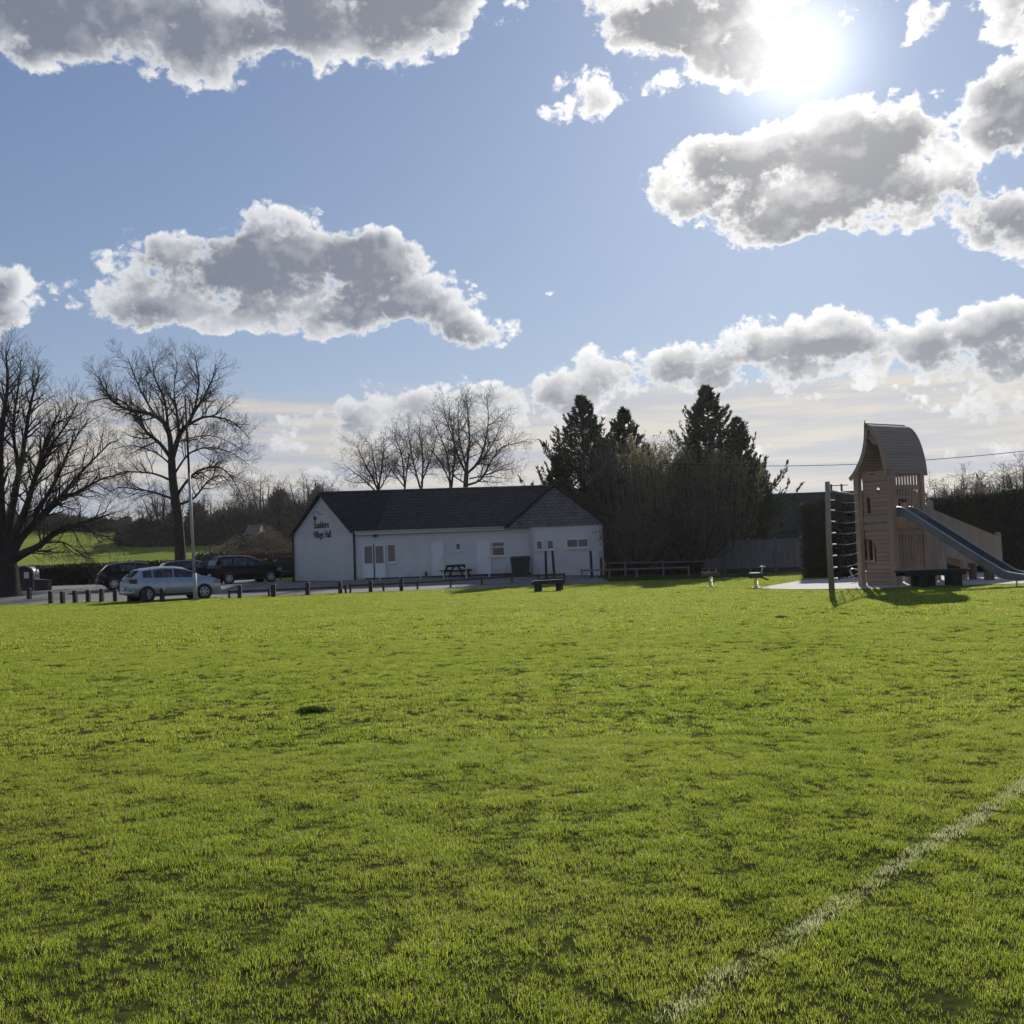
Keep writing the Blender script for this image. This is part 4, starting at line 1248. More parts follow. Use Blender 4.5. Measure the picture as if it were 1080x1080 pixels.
def make_car(name, label, group, prof, paint, loc, rz):
    """prof: tables over length x (rear 0): roof, belt, width, bottom; windows as x ranges"""
    t = thing(name, label, 'car', loc, rz, group)
    L = prof['L']; halfL = L / 2
    xs_ = sorted(set([0.0, 0.04, 0.12, 0.3, L - .3, L - .12, L - .04, L] + [x for x, _ in prof['roof']] + [x for x, _ in prof['belt']]
                 + [i * L / 26 for i in range(27)] + [v for w in prof['win'] for v in w]))
    xs_ = [x for i, x in enumerate(xs_) if i == 0 or x - xs_[i - 1] > 0.012 or any(abs(x - v) < 1e-6 for w in prof['win'] for v in w)]
    W2 = prof['W'] / 2
    rings = []
    for x in xs_:
        e = min(x, L - x)
        nar = 1 - 0.16 * (1 - min(1, e / 0.55)) ** 2.2 
        w = W2 * nar
        roof = interp(prof['roof'], x); belt = min(interp(prof['belt'], x), roof); bot = interp(prof['bot'], x)
        gh = roof - belt
        wr = w * (0.985 - 0.20 * min(1, gh / 0.45))
        mid = bot + (belt - bot) * .45
        ring = [(0, bot), (w * .88, bot), (w * .97, bot + .08), (w * 1.0, mid), (w * .985, belt - .03), (w * .95, belt),
                (wr + (w * .95 - wr) * .12, belt + gh * .85 if gh > .02 else belt + .005),
                (wr * .86, roof - min(.03, gh * .1) + (.012 if gh < .02 else 0)), (wr * .45, roof + .018), (0, roof + .024)]
        rings.append((x - halfL, ring))
    n = len(rings[0][1])
    body = MB(); V = []
    for (x, rg) in rings:
        V += [(x, -y, z) for y, z in rg] + [(x, y, z) for y, z in reversed(rg[1:-1])]
    m = 2 * n - 2
    F = []; sideL = MB(); wins = []
    for i in range(len(rings) - 1):
        for k in range(m):
            k2 = (k + 1) % m
            F.append((i * m + k, (i + 1) * m + k, (i + 1) * m + k2, i * m + k2))
    body.add(V, F, 0, True)
    body.add(V, [tuple(reversed(range(m))), tuple((len(rings) - 1) * m + k for k in range(m))], 0, False)
    bd = body.build('body', M[paint], t)
    # side windows
    def ringat(x):
        j = min(range(len(xs_)), key=lambda q: abs(xs_[q] - x)); return rings[j][1]
    for sgn in (-1, 1):
        for (a, b) in prof['win']:
            g = MB(); pts = [x for x in xs_ if a - 1e-6 <= x <= b + 1e-6]
            lo = []; hi = []
            for x in pts:
                r = ringat(x); p5, p6 = r[5], r[6]
                f0, f1 = 0.06, 0.94
                lo.append((x - halfL, sgn * (p5[0] + (p6[0] - p5[0]) * f0 + .006), p5[1] + (p6[1] - p5[1]) * f0))
                hi.append((x - halfL, sgn * (p5[0] + (p6[0] - p5[0]) * f1 + .006), p5[1] + (p6[1] - p5[1]) * f1))
            k = len(pts); g.add(lo + hi, [(q, q + 1, q + 1 + k, q + k) for q in range(k - 1)])
            g.build('side_window', M['car_glass'], t)
    # windscreen and rear window
    for nm, (a, b) in (('windscreen', prof['screen']), ('rear_window', prof['rear'])):
        g = MB(); V = []; k = 6
        for q in range(k + 1):
            x = a + (b - a) * q / k
            z = interp(prof['roof'], x) + .03; bl = interp(prof['belt'], x)
            w = W2 * (0.62 if (q == 0 if nm == 'rear_window' else q == 0) else 0.70)
            for f in (-1, -.5, 0, .5, 1): V.append((x - halfL, f * w, z - .02 * abs(f)))
        g.add(V, [(q * 5 + c, q * 5 + c + 1, (q + 1) * 5 + c + 1, (q + 1) * 5 + c) for q in range(k) for c in range(4)], 0, True)
        g.build(nm, M['car_glass'], t)
    # wheels
    for wx_ in prof['axles']:
        for sgn in (-1, 1):
            yy = sgn * (W2 * .985)
            ar = MB(); r = prof['wr']
            ar.tube([(wx_ - halfL, yy * .9, r), (wx_ - halfL, yy + sgn * .022, r)], r * 1.17, 24)
            ar.build('wheel_arch', M['black_plastic'], t)
            w_ = MB(); yo = yy + sgn * .04; yi = yy - sgn * .19
            c = [(wx_ - halfL, yi, r), (wx_ - halfL, yi + sgn * .02, r), (wx_ - halfL, yo - sgn * .02, r), (wx_ - halfL, yo, r)]
            w_.tube(c, [r * .93, r, r, r * .92], 24); wheel = w_.build('wheel', M['rubber'], t)
            rm = MB()
            rm.tube([(wx_ - halfL, yo - sgn * .01, r), (wx_ - halfL, yo + sgn * .012, r)], r * .20, 12)
            for s5 in range(6):
                a = s5 * math.pi / 3
                rm.bar((wx_ - halfL + .02 * math.cos(a), yo + sgn * .008, r + .02 * math.sin(a)), (wx_ - halfL + r * .66 * math.cos(a), yo + sgn * .004, r + r * .66 * math.sin(a)), .02, r * .26, up=(-math.sin(a), 0, math.cos(a)))
            rim = [(wx_ - halfL + r * .66 * math.cos(a * math.pi / 12), yo + sgn * .004, r + r * .66 * math.sin(a * math.pi / 12)) for a in range(25)]
            rm.tube(rim, r * .06, 6, cap=False)
            rm.build('rim', M['alloy'], wheel)
    def patch(nm, m_, x0, x1, z0, z1, sgn, d=.015):
        g = MB(); w0 = W2 * (1 - 0.16 * (1 - min(1, min(x0, L - x0) / 0.55)) ** 2.2); w1 = W2 * (1 - 0.16 * (1 - min(1, min(x1, L - x1) / 0.55)) ** 2.2)
        zz = [(x0, w0, z0 + (z1 - z0) * .15), (x1, w1, z0), (x1, w1, z1), (x0, w0, z1 - (z1 - z0) * .05)]
        V = [(x - halfL, sgn * (w * .93), z) for x, w, z in zz] + [(x - halfL, sgn * (w * 1.0 + d * .6), z) for x, w, z in zz]
        g.add(V, [(0, 1, 2, 3), (7, 6, 5, 4), (0, 4, 5, 1), (1, 5, 6, 2), (2, 6, 7, 3), (3, 7, 4, 0)])
        g.build(nm, m_, t)
    for sgn in (-1, 1):
        patch('tail_light', M['lamp_red'], .03, .34, prof['tl'][0], prof['tl'][1], sgn)
        patch('headlight', M['lamp_clear'], L - .42, L - .06, prof['hl'][0], prof['hl'][1], sgn)
        mr = MB(); mx = prof['mirror'] - halfL; mz = interp(prof['belt'], prof['mirror']) + .06
        mr.tube([(mx - .06, sgn * (W2 + .02), mz), (mx, sgn * (W2 + .1), mz), (mx + .05, sgn * (W2 + .1), mz)], [.05, .08, .05], 8)
        mr.build('wing_mirror', M[paint], t)
        for (a, b) in prof['win'][:2]:
            h = MB(); hx = a + .12 - halfL; hz = interp(prof['belt'], a) - .13
            h.bar((hx, sgn * (W2 + .004), hz), (hx + .17, sgn * (W2 + .004), hz), .03, .03); h.build('door_handle', M[paint], t)
    for (nm, xx) in (('rear_bumper', -halfL), ('front_bumper', halfL)):
        b = MB(); s_ = 1 if xx > 0 else -1
        b.tube([(xx - s_ * .28, -W2 * .93, .42), (xx - s_ * .03, -W2 * .72, .40), (xx + s_ * .03, 0, .40), (xx - s_ * .03, W2 * .72, .40), (xx - s_ * .28, W2 * .93, .42)], .11, 8)
        b.build(nm, M[paint], t)
    sl = MB()
    for sgn in (-1, 1): sl.bar((prof['axles'][0] - halfL + .38, sgn * (W2 * .96), .25), (prof['axles'][1] - halfL - .38, sgn * (W2 * .96), .25), .06, .12)
    sl.build('sill_trim', M['black_plastic'], t)
    pl = MB(); pl.box(-halfL - .085, -halfL - .07, -.26, .26, .52, .64); pl.build('number_plate', M['white_paint'], t)
    return t

hatch = dict(L=4.3, W=1.76, wr=.315, axles=(0.78, 3.42),
    roof=[(0, .84), (.10, 1.0), (.20, 1.10), (.50, 1.38), (.75, 1.44), (1.5, 1.505), (2.1, 1.50), (2.6, 1.42), (3.0, 1.24), (3.3, 1.07), (3.7, .99), (4.0, .90), (4.2, .78), (4.3, .60)],
    belt=[(0, .82), (.12, .98), (.3, 1.03), (.8, 1.02), (2.0, .99), (3.0, .97), (3.3, .98), (3.7, .93), (4.0, .86), (4.2, .74), (4.3, .58)],
    bot=[(0, .36), (.3, .22), (4.0, .20), (4.3, .30)],
    win=[(.62, 1.02), (1.08, 1.98), (2.04, 2.92)], screen=(2.66, 3.24), rear=(.17, .47), tl=(.78, 1.0), hl=(.66, .84), mirror=2.95)
mpv = dict(L=4.55, W=1.82, wr=.325, axles=(0.85, 3.68),
    roof=[(0, .95), (.08, 1.15), (.18, 1.42), (.42, 1.66), (.8, 1.72), (1.8, 1.73), (2.5, 1.66), (2.9, 1.52), (3.3, 1.33), (3.7, 1.16), (4.0, 1.05), (4.3, .92), (4.48, .74), (4.55, .58)],
    belt=[(0, .92), (.08, 1.02), (.3, 1.07), (2.5, 1.04), (3.4, 1.02), (3.9, .98), (4.3, .86), (4.48, .70), (4.55, .56)],
    bot=[(0, .36), (.3, .24), (4.2, .22), (4.55, .30)],
    win=[(.40, 1.12), (1.2, 2.12), (2.2, 2.98)], screen=(2.75, 3.6), rear=(.08, .34), tl=(.9, 1.2), hl=(.66, .88), mirror=3.05)
def car_at(px, Y, side=0):
    p = at(px, 610, Y); return (p.x, Y, GZ(p.x, Y) + .035)
make_car('parked_car', 'silver blue hatchback parked behind the left bollards, facing right', 'cars in the car park', hatch, 'silver', car_at(180.5, 46.8), R(36)).scale = (.97, .97, 1.0)
make_car('parked_car', 'black people carrier parked left of the hall, facing right', 'cars in the car park', mpv, 'blackcar', car_at(258, 62.5), R(38)).scale = (.94, .95, .97)
make_car('parked_car', 'dark car parked between the silver hatchback and the black people carrier', 'cars in the car park', hatch, 'darkblue', car_at(203, 63.5), R(30))
make_car('parked_car', 'dark car almost wholly hidden behind the rear of the silver hatchback', 'cars in the car park', hatch, 'darkblue', car_at(146, 58.5), R(26))

# ---------------------------------------------------------------- things round the car park
def bollard(px, py, Y, h, w, label):
    x = at(px, py, Y).x
    b = MB(); z = GZ(x, Y)
    b.prism([(-w / 2, -.15), (w / 2, -.15), (w / 2, h - .03), (w / 2 - .03, h), (-w / 2 + .03, h), (-w / 2, h - .03)], -w / 2, w / 2)
    o = b.build('bollard', M['post_wood'], None, (x, Y, z), (random.uniform(-.03, .03), random.uniform(-.03, .03), random.uniform(-.2, .2)), bevel=.008)
    return tag(o, label, 'bollard', 'wooden bollards along the edge of the grass')
BOL = [(30.7, 56.5, 'short bollard at the foot of the massive left tree'), (53.6, 50.5, 'bollard left of the gap before the low dark hedge, second from the left'),
       (66, 49.5, 'third bollard from the left'), (79.3, 48.5, 'fourth bollard from the left'), (93, 48.0, 'fifth bollard from the left'),
       (107, 47.0, 'sixth bollard from the left'), (121.5, 46.9, 'bollard just left of the silver car'), (136.7, 46.0, 'bollard in front of the rear bumper of the silver car'),
       (152.5, 45.0, 'bollard in front of the rear wheel of the silver car'), (171, 44.8, 'bollard in front of the door of the silver car'),
       (252.6, 45.4, 'bollard right of the silver car, first with a knee rail'), (288.3, 45.6, 'thick bollard below the nose of the black people carrier'),
       (324.4, 46.2, 'bollard in front of the left gable of the hall'), (359, 46.8, 'bollard in front of the right part of the hall gable'),
       (391, 47.2, 'bollard in front of the glazed double doors'), (423.5, 47.6, 'bollard just right of the single curtained window of the hall')]
for px, Y, lab in BOL:
    Y2 = min(Y, 47.0) if px > 40 else Y
    bollard(px, 625, Y2 if px > 40 else 52.0, .60 + random.uniform(-.03, .03), .17 if px != 288.3 else .21, lab)

def rail_fence(name, label, pts, post_px, h, w=.09, cat='fence', group=None, mat_='post_wood', rails=(1.0,), rr=.045):
    """pts: (x, Y) along the line"""
    a = pts[0]; t = thing(name, label, cat, (a[0], a[1], GZ(*a)), 0, group)
    z0 = GZ(*a)
    def P(x, y, z): return (x - a[0], y - a[1], GZ(x, y) + z - z0)
    for k in rails:
        for p, q in zip(pts, pts[1:]):
            b = MB(); b.bar(P(*p, h * k - rr), P(*q, h * k - rr), rr * 1.6, rr * 2, mi=0); b.build('rail', M[mat_], t)
    for (x, y) in post_px:
        b = MB(); b.box(x - a[0] - w / 2, x - a[0] + w / 2, y - a[1] - w / 2 + .07, y - a[1] + w / 2 + .07, GZ(x, y) - z0 - .2, GZ(x, y) - z0 + h + .03)
        b.build('post', M[mat_], t)
    return t
def line_pts(spec): return [(at(px, 610, Y).x, Y) for px, Y in spec]
def along(P, px):
    """point on the line P (picture x ordered) at picture x"""
    for (pa, pb) in zip(P, P[1:]):
        if pa[0] <= px <= pb[0]:
            f = (px - pa[0]) / (pb[0] - pa[0]); Y = pa[1] + (pb[1] - pa[1]) * f
            return (at(px, 610, Y).x, Y)
    return (at(P[-1][0], 610, P[-1][1]).x, P[-1][1])
S = [(240, 45.9), (284, 46.3)]
rail_fence('knee_rail', 'short low knee rail right of the silver car', line_pts(S), [along(S, q) for q in (241, 283)], .36)
S = [(289, 46.4), (324, 46.8), (365, 47.2)]
rail_fence('knee_rail', 'low knee rail in front of the hall gable', line_pts(S), [along(S, q) for q in (364,)], .36)
S = [(368, 47.4), (404, 47.8), (440, 48.4), (475, 49.2), (508, 50.3), (540, 51.4), (596, 52.2)]
rail_fence('knee_rail', 'long low knee rail in front of the hall doors, ending by the log bench', line_pts(S), [along(S, q) for q in (369, 404, 440, 475, 508, 540, 568, 595.5)], .40)
S = [(613, 54.0), (650, 54.6), (690, 55.4), (727.8, 56.4)]
rail_fence('knee_rail', 'low knee rail from the wooden posts to its end post by the twiggy trees', line_pts(S), [along(S, q) for q in (614, 643, 672, 700, 727)], .50, mat_='fence_wood')
S = [(641, 60.5), (700, 61.0), (762, 58.2)]
rail_fence('rail_fence', 'single rail fence behind the knee rail, in the shade of the trees', [along([(641, 58.0), (762, 57.3)], q) for q in (641, 700, 762)], [along([(641, 58.0), (762, 57.3)], q) for q in (660, 700, 748)], .78, mat_='fence_wood')
S = [(400, 57.6), (443, 57.6), (492, 57.4), (516, 57.3)]
rail_fence('handrail', 'thin white handrail along the ramp in front of the hall doors', line_pts(S), [along(S, q) for q in (400.3, 421.5, 443.5, 467.6, 491.8, 516)], .98, .05, 'handrail', None, 'white_paint', (1.0,), .02)

def pole(name, label, cat, px, Y, pybase, pytop, r0, r1, mat_, pxtop=None, sides=8, group=None, square=False):
    x = at(px, pybase, Y).x; z = GZ(x, Y); top = at(pxtop or px, pytop, Y)
    b = MB()
    if square: b.bar((0, 0, -.2), (top.x - x, 0, top.z - z), r0 * 2, r0 * 2, up=(0, 1, 0))
    else:
        b.tube([(0, 0, -.1), ((top.x - x) * .5, 0, (top.z - z) * .5), (top.x - x, 0, top.z - z)], [r0, (r0 + r1) / 2, r1], sides)
    o = b.build(name, M[mat_], None, (x, Y, z))
    return tag(o, label, cat, group)
pole_t = thing('lighting_column', 'tall thin pale grey column standing in front of the silver car', 'pole', (at(206.2, 633, 44.6).x, 44.6, 0))
x0 = pole_t.location.x; tp = at(195.2, 417, 44.6); b = MB()
lean = (tp.x - x0)
b.tube([(0, 0, -.1), (lean * .1, 0, 1.2)], .085, 10); b.tube([(lean * .1, 0, 1.2), (lean * .62, 0, 5.6)], [.068, .06], 10); b.build('shaft', M['grey_paint'], pole_t)
b = MB(); b.tube([(lean * .62, 0, 5.6), (lean, 0, tp.z)], [.052, .04], 8); b.build('upper_shaft', M['dark_wood'], pole_t)
for px, pb, pt, pxt, lab in ((576.2, 610, 581, 575.4, 'leftmost of the four dark wooden posts before the hall wing'), (585, 610, 581, 582.6, 'leaning second of the four dark posts before the hall wing'),
                   (624.5, 608, 581, 622.8, 'third dark wooden post from the left, before the hall wing'), (634.5, 612, 588, 633.8, 'rightmost dark post, at the corner of the hall wing')):
    pole('wooden_post', lab, 'post', px, 55.0, pb, pt, .065, .065, 'dark_wood', pxt, group='dark wooden posts before the hall', square=True)

# wheelie bin against the hall
bx = at(549, 600, 58.4); bt = thing('wheeled_bin', 'large dark wheeled bin with a rounded lid against the hall wall', 'bin', (bx.x, 58.4, GZ(bx.x, 58.4)))
b = MB(); b.add([(-.48, -.35, .15), (.48, -.35, .15), (.48, .35, .15), (-.48, .35, .15), (-.55, -.42, .95), (.55, -.42, .95), (.55, .42, .95), (-.55, .42, .95)],
                [(3, 2, 1, 0), (4, 5, 6, 7), (0, 1, 5, 4), (1, 2, 6, 5), (2, 3, 7, 6), (3, 0, 4, 7)]); b.build('body', M['black_plastic'], bt, bevel=.02)
b = MB(); b.box(-.58, .58, -.45, .45, .93, .98); b.tube([(-.56, -.02, .99), (.56, -.02, .99)], .0001, 4)
prof_ = [(-.44, .98), (-.36, 1.1), (-.15, 1.17), (.15, 1.17), (.36, 1.1), (.44, .98)]
b.prism(prof_, -.56, .56, axis='x', smooth=True); b.build('lid', M['black_plastic'], bt)
for sx in (-.4, .4):
    for sy in (-.28, .28):
        b = MB(); b.tube([(sx - .03, sy, .08), (sx + .03, sy, .08)], .08, 12); b.build('wheel', M['rubber'], bt)

def picnic_table(name, label, loc, rz, L=1.8, s=1.0, mat_='dark_wood', seats=True, group=None):
    t = thing(name, label, 'table', loc, rz, group)
    b = MB()
    for i in range(5): b.box(-L / 2, L / 2, -.37 + i * .15, -.37 + i * .15 + .135, .70, .745)
    b.build('tabletop', M[mat_], t)
    for sg in (-1, 1):
        b = MB()
        for i in range(2):
            y = sg * .62 + (i - .5) * .15; b.box(-L / 2, L / 2, y - .065, y + .065, .42, .46)
        b.build('seat', M[mat_], t)
    for sx in (-L * .34, L * .34):
        b = MB(); b.bar((sx, -.30, .70), (sx, -.68, 0), .05, .10); b.bar((sx, .30, .70), (sx, .68, 0), .05, .10); b.bar((sx + .05, -.72, .38), (sx + .05, .72, .38), .04, .1); b.bar((sx + .05, -.36, .66), (sx + .05, .36, .66), .04, .1)
        b.build('leg', M[mat_], t)
    t.scale = (s, s, s)
    return t
p = at(481.5, 608, 58.9)
picnic_table('picnic_table', 'dark wooden picnic table seen end on against the white hall wall', (p.x, 58.7, GZ(p.x, 58.7)), R(72), 1.5)

# log bench on the grass
p = at(578.5, 620, 41.2); t = thing('log_bench', 'chunky dark log bench alone on the edge of the grass', 'bench', (p.x, 41.2, GZ(p.x, 41.2)), R(4))
b = MB(); b.prism([(-.66, .30), (.66, .32), (.67, .40), (.60, .48), (-.55, .46), (-.68, .40)], -.22, .22); b.build('seat', M['dark_wood'], t, bevel=.02)
for sx, w in ((-.42, .17), (.42, .13)):
    b = MB(); b.lathe([(w * 1.15, -.1), (w, .05), (w * .95, .31)], 9, Matrix.Translation((sx, 0, 0))); b.build('leg', M['dark_wood'], t)
b = MB()
b.bar((-.35, .3, .5), (.62, .3, .52), .06, .08); b.bar((-.28, .3, .0), (-.3, .3, .52), .09, .08); b.bar((.58, .3, 0), (.56, .3, .56), .09, .08); b.build('backrest', M['dark_wood'], t)

# recycling bank by the big tree
p = at(28.5, 615, 63); t = thing('recycling_bank', 'black arched recycling bank with a pale rim and white label', 'recycling bank', (p.x, 63, GZ(p.x, 63)), R(6))
arch = [(-.58, 0), (-.58, 1.05)] + [(.58 * math.cos(math.pi - i * math.pi / 10), 1.05 + .50 * math.sin(i * math.pi / 10)) for i in range(1, 10)] + [(.58, 1.05), (.58, 0)]
b = MB(); b.prism(arch, -.5, .5); b.build('body', M['black_plastic'], t)
b = MB(); rim = [Vector((x, -.52, z)) for x, z in arch]; b.tube(rim, .05, 6); b.build('rim', M['grey_paint'], t)
b = MB(); b.box(.02, .30, -.53, -.505, .78, 1.16); b.build('label', M['white_paint'], t)
b = MB(); b.tube([(-.2, -.5, 1.28), (-.2, -.54, 1.28)], .1, 12); b.build('slot', M['rubber'], t)
p = at(45.5, 618, 62); t = thing('grit_bin', 'low dark box bin with a pale lid edge right of the arched recycling bank', 'bin', (p.x, 62, GZ(p.x, 62)))
b = MB(); b.prism([(-.38, 0), (.38, 0), (.42, .55), (-.42, .60)], -.3, .3); b.build('body', M['black_plastic'], t)
b = MB(); b.prism([(-.45, .60), (.45, .55), (.44, .64), (-.42, .72)], -.34, .34); b.build('lid', M['post_wood'], t)
# slatted gate by the hall corner
p = at(303, 600, 67); t = thing('slatted_gate', 'dark slatted wooden gate left of the hall gable', 'gate', (p.x, 67, H(p.x, 67)))
for i in range(5):
    b = MB(); b.box(-.45, .62, -.02, .02, 1.0 + i * .17 - .35, 1.0 + i * .17 - .22); b.build('slat', M['dark_wood'], t)
b = MB(); b.box(-.5, .66, -.05, .05, 1.55, 1.62); b.box(-.5, .66, -.05, .05, .56, .62); b.build('rail', M['fence_wood'], t)
for sx in (-.46, .62):
    b = MB(); b.box(sx - .05, sx + .05, -.06, .06, -.1, 1.6); b.build('post', M['post_wood'], t)

# ---- close-boarded fence on the right
A = (at(738, 600, 60).x, 60.0); B = (at(846, 600, 58.5).x, 58.5)
t = thing('board_fence', 'grey close-boarded panel fence behind the spring riders', 'fence', (A[0], A[1], 0))
Lf = math.hypot(B[0] - A[0], B[1] - A[1]); npn = 4
for i in range(npn):
    b = MB(); f0, f1 = i / npn, (i + 1) / npn
    a_ = Vector((B[0] - A[0], B[1] - A[1], 0))
    nb = 14
    for k in range(nb):
        q0 = a_ * (f0 + (f1 - f0) * (k + .03) / nb); q1 = a_ * (f0 + (f1 - f0) * (k + .97) / nb)
        off = -.012 * (k % 2)
        b.add([(q0.x, off - .012, .2), (q1.x, off - .012, .2), (q1.x, off - .012, 1.86), (q0.x, off - .012, 1.86), (q0.x, off + .012, .2), (q1.x, off + .012, .2), (q1.x, off + .012, 1.86), (q0.x, off + .012, 1.86)],
              [(0, 1, 2, 3), (7, 6, 5, 4), (0, 4, 5, 1), (1, 5, 6, 2), (2, 6, 7, 3), (3, 7, 4, 0)], M=Matrix.Translation((0, (q0.y + q1.y) / 2, 0)))
    b.build('panel', M['fence_wood'], t)
    p = a_ * f1; b = MB(); b.box(p.x - .06, p.x + .06, p.y - .08, p.y + .06, 0, 1.98); b.build('post', M['concrete'], t)
b = MB(); b.bar((0, .0, .1), (B[0] - A[0], B[1] - A[1], .1), .05, .24); b.build('gravel_board', M['dark_wood'], t)
# ---------------------------------------------------------------- playground
def planked(name, c1, c2, axis_, width=.12):
    def fn(T):
        tc = T.new('ShaderNodeTexCoord'); o = tc.outputs['Object']; xyz = T.xyz(o)
        v = T.math('DIVIDE', xyz[axis_], width)
        fr = T.math('FRACT', v); idx = T.math('FLOOR', v)
        wn = T.new('ShaderNodeTexWhiteNoise', noise_dimensions='1D'); T.put(wn.inputs['W'], idx)
        st = [5, 5, 5]; st[axis_] = 14; 
        for k in range(3):
            if k != axis_ and k != 2: st[k] = 1.4
        if axis_ != 2: st[2] = 0.8
        n = T.noise(T.vmath('MULTIPLY', o, tuple(st)), 2.0, 5, 0.6)
        f = T.math('ADD', T.math('MULTIPLY', wn.outputs['Value'], .6), T.math('MULTIPLY', T.smooth(n.outputs[0], .3, .7), .4))
        c = T.mix(f, (*c1, 1), (*c2, 1))
        gap = T.math('MINIMUM', T.smooth(fr, 0, .07), T.smooth(fr, .93, 1.0, 1, 0))
        c = T.mix(gap, (0.04, 0.028, 0.022, 1), c)
        return principled(T, c, 0.82, bump=T.math('ADD', gap, T.math('MULTIPLY', n.outputs[0], .3)), bstr=.6, bdist=.01, spec=.25)
    return mat(name, fn)
C1, C2 = (0.40, 0.29, 0.22), (0.27, 0.195, 0.15)
M['plank_z'] = planked('larch_planks_level', C1, C2, 2, .145)
M['plank_x'] = planked('larch_boards_upright', C1, C2, 0, .11)
M['larch'] = speckled('larch_timber', C1, C2, 5, .82, stretch=(5, 5, .7))
M['larch_pale'] = speckled('pale_larch_timber', (0.36, 0.29, 0.22), (0.26, 0.20, 0.155), 5, .82, stretch=(5, 5, .7))
M['slide_steel'] = speckled('brushed_slide_steel', (0.17, 0.185, 0.21), (0.12, 0.135, 0.155), 3, .45, metal=.6, bstr=.05)
M['rope'] = speckled('dark_rope', (0.02, 0.02, 0.022), (0.04, 0.04, 0.042), 30, .9)

TW = at(946, 617, 35.0); TW.z = 0
RZT = math.atan2(.508, .862)
tower = thing('play_tower', 'tall wooden play tower with a curved boarded roof beside the metal slide', 'play tower', (TW.x, TW.y, 0), RZT)

def cellwall(mb, u0, u1, z0, z1, d, solid, P, th=.045):
    """wall of small cells with openings; P(u, z, depth) gives the place"""
    nu = int(round((u1 - u0) / d)); nz = int(round((z1 - z0) / d))
    S_ = [[solid(u0 + (i + .5) * d, z0 + (j + .5) * d) for i in range(nu)] for j in range(nz)]
    def s(i, j): return 0 <= i < nu and 0 <= j < nz and S_[j][i]
    for j in range(nz):
        for i in range(nu):
            if not S_[j][i]: continue
            a, b, c, e = u0 + i * d, u0 + (i + 1) * d, z0 + j * d, z0 + (j + 1) * d
            q = [P(a, c, 0), P(b, c, 0), P(b, e, 0), P(a, e, 0), P(a, c, th), P(b, c, th), P(b, e, th), P(a, e, th)]
            F = [(0, 1, 2, 3), (7, 6, 5, 4)]
            if not s(i - 1, j): F.append((0, 3, 7, 4))
            if not s(i + 1, j): F.append((1, 5, 6, 2))
            if not s(i, j - 1): F.append((0, 4, 5, 1))
            if not s(i, j + 1): F.append((3, 2, 6, 7))
            mb.add(q, F)
D = 1.5
def front_solid(y, z):
    # light slit, diamond, square window with rounded top, arched doorway
    if abs(z - 3.90 + (y - .7) * .1) < .035 and abs(y - .82) < .13: return False
    if abs(y - .60) + abs(z - 3.32) * .8 < .10: return False
    if .92 < y < 1.17 and 2.52 < z < 3.10 - max(0, (1.02 - y)) * .6: return False
    if y > .80 and .88 < z < 1.68:
        if z > 1.3: return not ((y - 1.25) ** 2 / .2 + (z - 1.25) ** 2 / .17 < 1)
        return False
    return True
b = MB(); cellwall(b, .0, 1.25, 0.0, 3.98, .025, front_solid, lambda u, z, dd: (0.0 + dd, u, z))
b.build('front_wall', M['plank_z'], tower)
for (zz, w) in ((3.72, .05), (2.30, .08), (2.02, .07)):
    b = MB(); b.box(-.035, 0.0, .06, 1.24, zz - w, zz + w); b.build('trim_board', M['larch_pale'], tower)
b = MB(); b.box(-.10, .0, .82, 1.30, .82, .87); b.build('door_step', M['larch_pale'], tower)
# corner posts
for (x, y, z1, r_) in ((-.02, .02, 4.02, .10), (-.06, 1.42, 4.0, .10), (D, .0, 3.95, .09), (D, D, 3.95, .09)):
    b = MB(); b.box(x - r_, x + r_, y - r_, y + r_, -.1, z1); b.build('corner_post', M['larch'], tower, bevel=.015)
# slatted side
rnd = random.Random(4)
b = MB()
for k in range(9):
    x = .14 + k * .15; w = .040 + (.018 if k % 3 == 0 else 0)
    b.box(x - w, x + w, -.03, .0, .45 + rnd.uniform(-.03, .03), 1.78 + rnd.uniform(-.04, .05))
b.build('lower_slats', M['larch'], tower)
b = MB()
for k in range(9):
    x = .14 + k * .15; w = .042
    if .1 < x < .72: b.box(x - w, x + w, -.03, .0, 3.05, 3.9)
    else: b.box(x - w, x + w, -.03, .0, 1.95, 3.9)
b.build('upper_slats', M['larch'], tower)
for (z0, z1, x0_, x1_) in ((1.74, 1.88, .08, 1.42), (.45, .60, .08, 1.42), (3.30, 3.46, .08, 1.42), (3.86, 3.98, .08, 1.42), (2.98, 3.08, .08, .78)):
    b = MB(); b.box(x0_, x1_, -.055, -.031, z0, z1); b.build('cross_rail', M['larch'], tower)
b = MB()
for k in range(12): b.box(.06 + k * .118, .06 + k * .118 + .107, .04, D - .04, 1.96, 2.0)
b.build('platform', M['larch'], tower)
# far sides
b = MB()
for k in range(10):
    y = .14 + k * .138
    if .35 < y < 1.45: b.box(D - .02, D + .02, y - .02, y + .02, 3.3, 3.5)
    else: b.box(D - .02, D + .02, y - .05, y + .05, .3, 3.2)
for k in range(5):
    x = .14 + k * .29; b.box(x - .04, x + .04, D - .02, D + .02, .3, 3.2)
b.build('rear_slats', M['larch'], tower)
